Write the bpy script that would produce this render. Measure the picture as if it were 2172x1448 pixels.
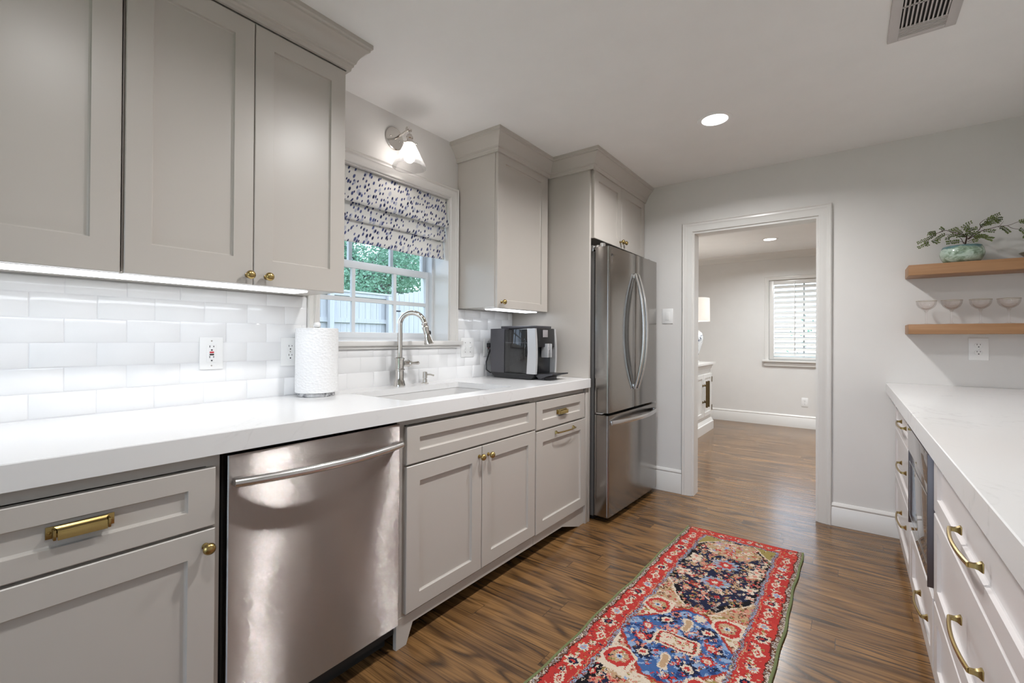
import bpy, bmesh, math, random
import numpy as np
from mathutils import Vector, Matrix
random.seed(7)
PI = math.pi
C = bpy.context.scene.collection
SC = bpy.context.scene
for o in list(bpy.data.objects):
    bpy.data.objects.remove(o)

# ------------------------------------------------------------------ camera
F_PX, YAW, PITCH, ROLL, HC = 961.176, 36.7206, 0.3218, 0.3429, 1.1732
cam_data = bpy.data.cameras.new('camera')
cam = bpy.data.objects.new('camera', cam_data)
C.objects.link(cam)
cam_data.sensor_fit = 'HORIZONTAL'
cam_data.sensor_width = 36.0
cam_data.lens = 36.0 * F_PX / 2172.0
cam_data.shift_y = -11.71 / 2172.0
cam_data.clip_start = 0.02
_t, _p, _r = math.radians(YAW), math.radians(PITCH), math.radians(ROLL)
_F = Vector((-math.sin(_t) * math.cos(_p), math.cos(_t) * math.cos(_p), math.sin(_p)))
_R = Vector((math.cos(_t), math.sin(_t), 0))
_U = _R.cross(_F)
_R2 = _R * math.cos(_r) + _U * math.sin(_r)
_U2 = -_R * math.sin(_r) + _U * math.cos(_r)
cam.matrix_world = Matrix(((_R2.x, _U2.x, -_F.x, 0), (_R2.y, _U2.y, -_F.y, 0), (_R2.z, _U2.z, -_F.z, HC), (0, 0, 0, 1)))
SC.camera = cam

# ------------------------------------------------------------------ world and exposure
W_STR = 4.7
CAN_W = 18.0        # watts of one recessed lamp
LED_STR = 6.2
world = bpy.data.worlds.new('sky')
SC.world = world
world.use_nodes = True
wn = world.node_tree
wn.nodes.clear()
w_out = wn.nodes.new('ShaderNodeOutputWorld')
w_bg = wn.nodes.new('ShaderNodeBackground')
w_tc = wn.nodes.new('ShaderNodeTexCoord')
w_sep = wn.nodes.new('ShaderNodeSeparateXYZ')
w_rmp = wn.nodes.new('ShaderNodeValToRGB')
w_rmp.color_ramp.elements[0].position = 0.42
w_rmp.color_ramp.elements[0].color = (0.60, 0.62, 0.66, 1)
w_rmp.color_ramp.elements[1].position = 0.62
w_rmp.color_ramp.elements[1].color = (0.66, 0.80, 1.0, 1)
w_map = wn.nodes.new('ShaderNodeMath')
w_map.operation = 'MULTIPLY_ADD'
w_map.inputs[1].default_value = 0.5
w_map.inputs[2].default_value = 0.5
wn.links.new(w_tc.outputs['Generated'], w_sep.inputs[0])
wn.links.new(w_sep.outputs['Z'], w_map.inputs[0])
wn.links.new(w_map.outputs[0], w_rmp.inputs[0])
wn.links.new(w_rmp.outputs[0], w_bg.inputs[0])
w_bg.inputs[1].default_value = W_STR
wn.links.new(w_bg.outputs[0], w_out.inputs[0])
SC.view_settings.view_transform = 'Standard'
SC.view_settings.look = 'None'
SC.view_settings.gamma = 1.0
SC.view_settings.use_curve_mapping = False
SC.view_settings.exposure = 0.0
SC.cycles.max_bounces = 14
SC.cycles.diffuse_bounces = 7
SC.cycles.glossy_bounces = 5
SC.cycles.transmission_bounces = 10
SC.cycles.transparent_max_bounces = 16
SC.cycles.sample_clamp_indirect = 6.0
SC.cycles.caustics_reflective = False
SC.cycles.caustics_refractive = False

# ------------------------------------------------------------------ materials
def srgb(r, g, b):
    f = lambda c: (c / 255 / 12.92) if c / 255 <= 0.04045 else ((c / 255 + 0.055) / 1.055) ** 2.4
    return (f(r), f(g), f(b), 1.0)

class NT:
    """small node-tree helper"""
    def __init__(self, name):
        self.m = bpy.data.materials.new(name)
        self.m.use_nodes = True
        self.t = self.m.node_tree
        self.t.nodes.clear()
        self.out = self.n('OutputMaterial')
    def n(self, typ, **kw):
        nd = self.t.nodes.new('ShaderNode' + typ)
        for k, v in kw.items():
            setattr(nd, k, v)
        return nd
    def l(self, a, b):
        self.t.links.new(a, b)
    def val(self, inp, v):
        if hasattr(v, 'is_output'):
            self.l(v, inp)
        else:
            inp.default_value = v
    def math(self, op, a, b=None, c=None):
        nd = self.n('Math', operation=op)
        self.val(nd.inputs[0], a)
        if b is not None: self.val(nd.inputs[1], b)
        if c is not None: self.val(nd.inputs[2], c)
        return nd.outputs[0]
    def mix(self, fac, a, b, blend='MIX'):
        nd = self.n('Mix', data_type='RGBA', blend_type=blend)
        self.val(nd.inputs[0], fac); self.val(nd.inputs[6], a); self.val(nd.inputs[7], b)
        return nd.outputs[2]
    def ramp(self, fac, stops):
        nd = self.n('ValToRGB')
        el = nd.color_ramp.elements
        while len(el) < len(stops): el.new(0.5)
        for e, (p, c) in zip(el, stops):
            e.position = p; e.color = c if len(c) == 4 else (*c, 1)
        self.val(nd.inputs[0], fac)
        return nd.outputs[0]
    def xyz(self, x, y, z=0.0):
        nd = self.n('CombineXYZ')
        self.val(nd.inputs[0], x); self.val(nd.inputs[1], y); self.val(nd.inputs[2], z)
        return nd.outputs[0]
    def noise(self, vec, scale=1.0, detail=2.0, rough=0.5, dist=0.0):
        nd = self.n('TexNoise')
        if vec is not None: self.l(vec, nd.inputs['Vector'])
        nd.inputs['Scale'].default_value = scale
        nd.inputs['Detail'].default_value = detail
        nd.inputs['Roughness'].default_value = rough
        nd.inputs['Distortion'].default_value = dist
        return nd.outputs[0]
    def pos(self):
        return self.n('NewGeometry').outputs['Position']
    def obj(self):
        return self.n('TexCoord').outputs['Object']
    def principled(self, color, rough=0.5, metal=0.0, **kw):
        b = self.n('BsdfPrincipled')
        self.val(b.inputs['Base Color'], color)
        self.val(b.inputs['Roughness'], rough)
        self.val(b.inputs['Metallic'], metal)
        for k, v in kw.items():
            self.val(b.inputs[k.replace('_', ' ')], v)
        self.l(b.outputs[0], self.out.inputs[0])
        return b
    def bump(self, b, height, strength=0.2, dist=0.01):
        nd = self.n('Bump')
        nd.inputs['Strength'].default_value = strength
        nd.inputs['Distance'].default_value = dist
        self.l(height, nd.inputs['Height'])
        self.l(nd.outputs[0], b.inputs['Normal'])

def plain(name, col, rough=0.5, metal=0.0, var=0.03, scale=6.0, bump=0.0, bscale=120.0, **kw):
    m = NT(name)
    col = col if len(col) == 4 else (*col, 1)
    o = m.obj()
    nz = m.noise(o, scale, 3.0)
    dk = tuple(c * (1 - var) for c in col[:3]) + (1,)
    lt = tuple(min(1, c * (1 + var)) for c in col[:3]) + (1,)
    b = m.principled(m.mix(nz, dk, lt), rough, metal, **kw)
    if bump > 0:
        m.bump(b, m.noise(o, bscale, 2.0), bump, 0.002)
    return m.m

M = {}
M['wall'] = plain('wall_paint', (0.72, 0.705, 0.685), 0.6, bump=0.08, bscale=90)
M['ceiling'] = plain('ceiling_paint', (0.87, 0.865, 0.855), 0.7, bump=0.05, bscale=70)
M['trim'] = plain('trim_paint', (0.73, 0.715, 0.69), 0.28, var=0.01)
M['greige'] = plain('greige_cabinet_paint', srgb(189, 183, 176), 0.33, var=0.012, bump=0.03, bscale=220)
M['offwhite'] = plain('offwhite_cabinet_paint', srgb(214, 209, 207), 0.30, var=0.012, bump=0.03, bscale=220)
M['white'] = plain('white_plastic', (0.85, 0.85, 0.84), 0.3, var=0.01)
M['vinyl'] = plain('white_vinyl', (0.74, 0.76, 0.78), 0.35, var=0.01)
M['dark'] = plain('black_plastic', (0.012, 0.012, 0.014), 0.3, var=0.1)
M['void'] = plain('dark_recess', (0.02, 0.019, 0.018), 0.8)
M['vent'] = plain('vent_paint', (0.56, 0.53, 0.52), 0.4, var=0.02)
M['red'] = plain('red_plastic', (0.55, 0.02, 0.03), 0.35)
M['grout'] = plain('grout', (0.74, 0.74, 0.75), 0.85)
M['brass'] = plain('brass', (0.42, 0.305, 0.12), 0.27, 1.0, var=0.08, scale=30)
M['bronze'] = plain('aged_bronze', (0.16, 0.115, 0.055), 0.4, 1.0, var=0.2, scale=30)
M['chrome'] = plain('polished_nickel', (0.68, 0.655, 0.62), 0.05, 1.0, var=0.0)
M['satin'] = plain('satin_nickel', (0.66, 0.63, 0.58), 0.22, 1.0, var=0.02)
M['tray'] = plain('dark_metal_tray', (0.10, 0.10, 0.11), 0.3, 1.0)
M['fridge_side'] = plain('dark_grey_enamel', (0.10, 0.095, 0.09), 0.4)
M['soil'] = plain('soil', (0.05, 0.035, 0.022), 0.9, var=0.5, scale=60)
M['bark'] = plain('bark', (0.07, 0.035, 0.025), 0.7, var=0.4, scale=40)
M['tape'] = plain('lead_wire', (0.01, 0.01, 0.012), 0.4)

def mat_emit(name, col, strength):
    m = NT(name)
    e = m.n('Emission')
    e.inputs[0].default_value = (*col, 1)
    e.inputs[1].default_value = strength
    m.l(e.outputs[0], m.out.inputs[0])
    return m.m
M['can_light'] = mat_emit('lamp_lens', (0.99, 0.985, 0.985), 9.0)
M['led'] = mat_emit('led_lens', (0.90, 0.94, 1.0), LED_STR)
M['bulb'] = mat_emit('bulb_glow', (1.0, 0.93, 0.88), 34.0)
M['lampbulb'] = mat_emit('lamp_bulb_glow', (1.0, 0.92, 0.84), 130.0)

def mat_steel(name, col, rough, aniso, rot=0.0, wob=0.0, brush=0.0):
    m = NT(name)
    o = m.obj()
    sep = m.n('SeparateXYZ'); m.l(o, sep.inputs[0])
    st = m.xyz(sep.outputs[0], m.math('MULTIPLY', sep.outputs[1], 4.0), m.math('MULTIPLY', sep.outputs[2], 900.0))
    nz = m.noise(st, 1.0, 2.0)
    c0 = tuple(c * 0.94 for c in col) + (1,)
    c1 = tuple(min(1, c * 1.05) for c in col) + (1,)
    b = m.principled(m.mix(nz, c0, c1), m.math('MULTIPLY_ADD', nz, 0.05, rough), 1.0)
    b.inputs['Anisotropic'].default_value = aniso
    b.inputs['Anisotropic Rotation'].default_value = rot
    tg = m.n('Tangent', direction_type='RADIAL', axis='Z')
    m.l(tg.outputs[0], b.inputs['Tangent'])
    if wob:
        big = m.noise(m.xyz(0.0, m.math('MULTIPLY', sep.outputs[1], 6.0), m.math('MULTIPLY', sep.outputs[2], 1.8)), 1.0, 1.0)
        ps = m.n('VectorMath', operation='SCALE'); m.l(m.pos(), ps.inputs[0]); ps.inputs['Scale'].default_value = 9137.0
        w1 = m.n('TexWhiteNoise', noise_dimensions='3D'); m.l(ps.outputs[0], w1.inputs['Vector'])
        wc = m.n('SeparateXYZ'); m.l(w1.outputs['Color'], wc.inputs[0])
        r = m.math('SUBTRACT', m.math('ADD', wc.outputs[0], wc.outputs[1]), 1.0)
        r = m.math('MULTIPLY', r, m.math('MULTIPLY_ADD', m.math('ABSOLUTE', r), 2.3, 0.35))
        dn = m.xyz(0.0, m.math('MULTIPLY', m.math('SUBTRACT', big, 0.5), wob), m.math('MULTIPLY', r, brush))
        ad = m.n('VectorMath', operation='ADD'); m.l(m.n('NewGeometry').outputs['Normal'], ad.inputs[0]); m.l(dn, ad.inputs[1])
        nr = m.n('VectorMath', operation='NORMALIZE'); m.l(ad.outputs[0], nr.inputs[0])
        m.l(nr.outputs[0], b.inputs['Normal'])
    return m.m
M['steel'] = mat_steel('brushed_steel', (0.41, 0.38, 0.36), 0.155, 0.45, 0.25, 0.15, 1.05)
M['fridge_steel'] = mat_steel('fridge_steel', (0.33, 0.31, 0.29), 0.12, 0.5, 0.25, 0.02, 0.05)
M['handle_steel'] = plain('handle_steel', (0.66, 0.65, 0.64), 0.24, 1.0, var=0.02)

def mat_quartz():
    m = NT('white_quartz')
    o = m.pos()
    d = m.noise(o, 3.0, 4.0, 0.6, 1.2)
    v = m.math('ABSOLUTE', m.math('SUBTRACT', d, 0.5))
    vein = m.math('SUBTRACT', 1.0, m.math('SMOOTH_MIN', m.math('MULTIPLY', v, 45.0), 1.0, 0.2))
    patch = m.ramp(m.noise(o, 2.1, 2.0), [(0.5, (0, 0, 0)), (0.72, (1, 1, 1))])
    speck = m.ramp(m.noise(o, 60.0, 3.0), [(0.45, (0, 0, 0)), (0.7, (1, 1, 1))])
    f = m.math('MULTIPLY', m.math('MULTIPLY', vein, patch), m.math('MULTIPLY_ADD', speck, 0.5, 0.1))
    col = m.mix(f, (0.76, 0.755, 0.75, 1), (0.40, 0.39, 0.39, 1))
    m.principled(col, 0.16)
    return m.m
M['quartz'] = mat_quartz()
M['sinkmat'] = plain('white_composite', (0.70, 0.69, 0.68), 0.3, var=0.01)

def mat_tile():
    m = NT('white_glazed_tile')
    o = m.pos()
    b = m.principled(m.mix(m.noise(o, 7.0, 1.0), (0.79, 0.795, 0.80, 1), (0.84, 0.84, 0.845, 1)), 0.10)
    m.bump(b, m.noise(o, 14.0, 1.0), 0.10, 0.01)
    return m.m
M['tile'] = mat_tile()

def mat_floor():
    m = NT('stained_oak_floor')
    o = m.pos()
    s = m.n('SeparateXYZ'); m.l(o, s.inputs[0])
    X, Y = s.outputs[0], s.outputs[1]
    wdt, ln = 0.083, 0.95
    yb = m.math('DIVIDE', m.math('ADD', Y, 10.0), wdt)
    row = m.math('FLOOR', yb); fy = m.math('FRACT', yb)
    wn1 = m.n('TexWhiteNoise', noise_dimensions='1D'); m.l(row, wn1.inputs['W'])
    xl = m.math('DIVIDE', m.math('ADD', m.math('MULTIPLY', wn1.outputs[0], 9.0), m.math('ADD', X, 20.0)), ln)
    colm = m.math('FLOOR', xl); fx = m.math('FRACT', xl)
    wn2 = m.n('TexWhiteNoise', noise_dimensions='2D'); m.l(m.xyz(row, colm), wn2.inputs['Vector'])
    rid = wn2.outputs[0]
    off = m.math('MULTIPLY', rid, 37.0)
    # cathedral grain: contour lines of stretched noise
    gv = m.xyz(m.math('MULTIPLY_ADD', X, 0.95, off), m.math('MULTIPLY_ADD', Y, 9.0, off), off)
    n1 = m.noise(gv, 1.0, 0.6, 0.4, 0.15)
    rings = m.math('SINE', m.math('MULTIPLY', n1, 70.0))
    rings = m.math('MULTIPLY_ADD', rings, 0.5, 0.5)
    rings = m.math('POWER', rings, 2.6)
    brk = m.noise(m.xyz(m.math('MULTIPLY_ADD', X, 1.6, off), m.math('MULTIPLY_ADD', Y, 13.0, off), 5.0), 1.0, 2.0)
    rings = m.math('MULTIPLY', rings, m.ramp(brk, [(0.36, (0.12, 0.12, 0.12)), (0.62, (1.25, 1.25, 1.25))]))
    fib = m.noise(m.xyz(m.math('MULTIPLY_ADD', X, 3.6, off), m.math('MULTIPLY', Y, 210.0), off), 1.0, 3.0, 0.65)
    blot = m.noise(m.xyz(m.math('MULTIPLY_ADD', X, 2.4, off), m.math('MULTIPLY_ADD', Y, 15.0, off), off), 1.0, 2.5, 0.55)
    blot = m.ramp(blot, [(0.30, (0, 0, 0)), (0.56, (1, 1, 1))])
    base = m.mix(blot, srgb(84, 61, 42), srgb(146, 108, 66))
    base = m.mix(m.math('MULTIPLY', rid, 0.6), base, srgb(112, 80, 47))
    base = m.mix(m.math('MULTIPLY', rings, 0.72), base, srgb(50, 34, 22))
    base = m.mix(m.math('MULTIPLY', m.ramp(fib, [(0.44, (0, 0, 0)), (0.62, (1, 1, 1))]), 0.50), base, srgb(52, 36, 24))
    seam = m.math('MAXIMUM', m.math('LESS_THAN', fy, 0.018), m.math('LESS_THAN', fx, 0.0022))
    base = m.mix(m.math('MULTIPLY', seam, 0.7), base, srgb(40, 27, 18))
    b = m.principled(base, m.math('MULTIPLY_ADD', fib, 0.10, 0.17), 0.0)
    b.inputs['Specular IOR Level'].default_value = 0.7
    hgt = m.math('SUBTRACT', m.math('MULTIPLY', fib, 0.25), m.math('MULTIPLY', seam, 1.0))
    m.bump(b, hgt, 0.12, 0.002)
    return m.m
M['floor'] = mat_floor()

def mat_wood(name, c0, c1, axis=0):
    m = NT(name)
    s = m.n('SeparateXYZ'); m.l(m.pos(), s.inputs[0])
    sc = [60.0, 60.0, 60.0]; sc[axis] = 2.5
    v = m.xyz(*[m.math('MULTIPLY', s.outputs[i], sc[i]) for i in range(3)])
    n = m.noise(v, 1.0, 3.0, 0.6, 0.4)
    v2 = m.xyz(*[m.math('MULTIPLY', s.outputs[i], sc[i] * 0.3) for i in range(3)])
    n2 = m.noise(v2, 1.0, 1.0)
    c = m.mix(n, c0, c1)
    c = m.mix(m.math('MULTIPLY', n2, 0.4), c, tuple(x * 0.75 for x in c0[:3]) + (1,))
    m.principled(c, 0.45)
    return m.m
M['shelf'] = mat_wood('oak_shelf', srgb(140, 98, 62), srgb(188, 145, 104))
M['fence'] = mat_wood('weathered_cedar', (0.40, 0.39, 0.40, 1), (0.60, 0.60, 0.62, 1), 2)

def mat_glass_thin(name, tint, refl=0.06, haze=0.0, fres=0.6):
    m = NT(name)
    tr = m.n('BsdfTransparent'); tr.inputs[0].default_value = (*tint, 1)
    gl = m.n('BsdfGlossy'); gl.inputs['Roughness'].default_value = 0.03
    lw = m.n('LayerWeight'); lw.inputs[0].default_value = 0.22
    mx = m.n('MixShader')
    m.l(m.math('MULTIPLY_ADD', lw.outputs['Fresnel'], fres, refl), mx.inputs[0])
    m.l(tr.outputs[0], mx.inputs[1]); m.l(gl.outputs[0], mx.inputs[2])
    res = mx.outputs[0]
    if haze:
        tl = m.n('BsdfTranslucent'); tl.inputs[0].default_value = (0.9, 0.9, 0.9, 1)
        m2 = m.n('MixShader'); m2.inputs[0].default_value = haze
        m.l(res, m2.inputs[1]); m.l(tl.outputs[0], m2.inputs[2]); res = m2.outputs[0]
    m.l(res, m.out.inputs[0])
    return m.m
M['pane'] = mat_glass_thin('window_glass', (0.97, 0.985, 0.99), 0.01)
M['shade_glass'] = mat_glass_thin('sconce_glass', (0.95, 0.95, 0.95), 0.05, 0.22)
M['tank'] = mat_glass_thin('smoked_plastic', (0.30, 0.30, 0.33), 0.08)
M['coupe'] = mat_glass_thin('coupe_glass', (0.994, 0.983, 0.979), 0.04, 0.0, 0.3)

def mat_translucent(name, col, t):
    m = NT(name)
    d = m.n('BsdfDiffuse'); d.inputs[0].default_value = (*col, 1)
    tl = m.n('BsdfTranslucent'); tl.inputs[0].default_value = (*col, 1)
    mx = m.n('MixShader'); mx.inputs[0].default_value = t
    m.l(d.outputs[0], mx.inputs[1]); m.l(tl.outputs[0], mx.inputs[2]); m.l(mx.outputs[0], m.out.inputs[0])
    return m.m
M['lampshade'] = mat_translucent('lampshade_linen', (0.86, 0.84, 0.81), 0.5)

def mat_leaf(name, c0, c1, t=0.35):
    m = NT(name)
    n = m.noise(m.pos(), 23.0, 2.0)
    c = m.mix(m.ramp(n, [(0.35, (0, 0, 0)), (0.65, (1, 1, 1))]), c0, c1)
    d = m.n('BsdfPrincipled'); m.l(c, d.inputs['Base Color']); d.inputs['Roughness'].default_value = 0.45
    tl = m.n('BsdfTranslucent'); m.l(c, tl.inputs[0])
    mx = m.n('MixShader'); mx.inputs[0].default_value = t
    m.l(d.outputs[0], mx.inputs[1]); m.l(tl.outputs[0], mx.inputs[2]); m.l(mx.outputs[0], m.out.inputs[0])
    return m.m
M['leaf'] = mat_leaf('fern_leaf', (0.055, 0.085, 0.02, 1), (0.17, 0.22, 0.06, 1))
M['treeleaf'] = mat_leaf('tree_leaf', (0.11, 0.24, 0.15, 1), (0.32, 0.52, 0.38, 1), 0.45)
M['treebark'] = plain('tree_bark', (0.17, 0.16, 0.17), 0.9, var=0.4, scale=20)
M['grass'] = plain('grass', (0.15, 0.19, 0.09), 0.9, var=0.4, scale=9)

def mat_shade_fabric():
    m = NT('spotted_linen')
    uv = m.n('UVMap').outputs[0]
    s = m.n('SeparateXYZ'); m.l(uv, s.inputs[0])
    u = m.math('MULTIPLY_ADD', s.outputs[1], 0.45, s.outputs[0])
    layers = []
    for k, (sx, sz, o_) in enumerate(((50.0, 27.0, 0.0), (33.0, 19.0, 7.3))):
        v = m.n('TexVoronoi', feature='F1', voronoi_dimensions='2D')
        m.l(m.xyz(m.math('MULTIPLY_ADD', u, sx, o_), m.math('MULTIPLY_ADD', s.outputs[1], sz, o_)), v.inputs['Vector'])
        v.inputs['Scale'].default_value = 1.0
        v.inputs['Randomness'].default_value = 0.85
        sc = m.n('SeparateXYZ'); m.l(v.outputs['Color'], sc.inputs[0])
        rad = m.math('MULTIPLY_ADD', sc.outputs[0], 0.20, 0.20)
        d = m.math('DIVIDE', v.outputs['Distance'], rad)
        msk = m.ramp(d, [(0.60, (1, 1, 1)), (1.0, (0, 0, 0))])
        on = m.math('GREATER_THAN', sc.outputs[1], 0.12 if k == 0 else 0.55)
        layers.append((m.math('MULTIPLY', msk, on), sc.outputs[2]))
    base = m.mix(m.noise(m.xyz(s.outputs[0], s.outputs[1]), 400.0, 1.0), (0.78, 0.775, 0.75, 1), (0.84, 0.835, 0.815, 1))
    c = m.mix(m.math('MULTIPLY', layers[1][0], 0.5), base, srgb(140, 152, 190))
    spot = m.mix(layers[0][1], srgb(42, 48, 84), srgb(96, 106, 152))
    c = m.mix(layers[0][0], c, spot)
    d = m.n('BsdfDiffuse'); m.l(c, d.inputs[0])
    tl = m.n('BsdfTranslucent'); m.l(c, tl.inputs[0])
    mx = m.n('MixShader'); mx.inputs[0].default_value = 0.12
    m.l(d.outputs[0], mx.inputs[1]); m.l(tl.outputs[0], mx.inputs[2]); m.l(mx.outputs[0], m.out.inputs[0])
    return m.m
M['shade_fabric'] = mat_shade_fabric()

def mat_pot():
    m = NT('mottled_green_glaze')
    o = m.obj()
    s = m.n('SeparateXYZ'); m.l(o, s.inputs[0])
    n = m.noise(m.xyz(m.math('MULTIPLY', s.outputs[0], 20.0), m.math('MULTIPLY', s.outputs[1], 20.0), m.math('MULTIPLY', s.outputs[2], 38.0)), 1.0, 5.0, 0.65, 0.8)
    c = m.ramp(n, [(0.30, srgb(92, 108, 88)), (0.46, srgb(150, 172, 152)), (0.58, srgb(190, 208, 196)), (0.72, srgb(140, 165, 150))])
    drip = m.math('ADD', s.outputs[2], m.math('MULTIPLY', m.noise(o, 28.0, 2.0), 0.030))
    top = m.ramp(drip, [(0.094, (0, 0, 0)), (0.100, (1, 1, 1))])
    rim = m.mix(m.noise(o, 30.0, 2.0), srgb(40, 70, 74), srgb(120, 155, 158))
    c = m.mix(top, c, rim)
    low = m.ramp(s.outputs[2], [(0.0, (1, 1, 1)), (0.016, (0, 0, 0))])
    c = m.mix(m.math('MULTIPLY', low, 0.7), c, srgb(86, 80, 62))
    m.principled(c, 0.15)
    return m.m
M['pot'] = mat_pot()

def mat_china():
    m = NT('blue_and_white_china')
    o = m.obj()
    n = m.noise(o, 26.0, 3.0, 0.6, 1.5)
    f = m.ramp(n, [(0.56, (0, 0, 0)), (0.60, (1, 1, 1))])
    m.principled(m.mix(f, (0.75, 0.77, 0.78, 1), (0.05, 0.07, 0.13, 1)), 0.12)
    return m.m
M['china'] = mat_china()

def mat_marble():
    m = NT('grey_marble')
    n = m.noise(m.obj(), 30.0, 4.0, 0.6, 2.0)
    m.principled(m.ramp(n, [(0.40, (0.16, 0.16, 0.17)), (0.52, (0.55, 0.55, 0.56)), (0.7, (0.72, 0.72, 0.72))]), 0.2)
    return m.m
M['marble'] = mat_marble()

def mat_paper():
    m = NT('embossed_paper')
    s = m.n('SeparateXYZ'); m.l(m.obj(), s.inputs[0])
    ang = m.math('ARCTAN2', s.outputs[1], s.outputs[0])
    v = m.n('TexVoronoi', feature='F1', voronoi_dimensions='2D')
    m.l(m.xyz(m.math('MULTIPLY', ang, 7.0), m.math('MULTIPLY', s.outputs[2], 110.0)), v.inputs['Vector'])
    v.inputs['Scale'].default_value = 1.0
    b = m.principled((0.80, 0.80, 0.80, 1), 0.9)
    m.bump(b, v.outputs['Distance'], 0.5, 0.004)
    return m.m
M['paper'] = mat_paper()

def mat_rug():
    m = NT('woven_wool')
    a = m.n('VertexColor'); a.layer_name = 'weave'
    o = m.obj()
    n = m.noise(o, 420.0, 2.0)
    c = m.mix(m.math('MULTIPLY', n, 0.35), a.outputs[0], (0.10, 0.07, 0.05, 1), 'MULTIPLY')
    b = m.principled(c, 0.95)
    b.inputs['Specular IOR Level'].default_value = 0.15
    m.bump(b, n, 0.3, 0.002)
    return m.m
M['rug'] = mat_rug()
M['binding'] = plain('green_binding', srgb(100, 108, 68), 0.9, var=0.2, scale=120)

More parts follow.
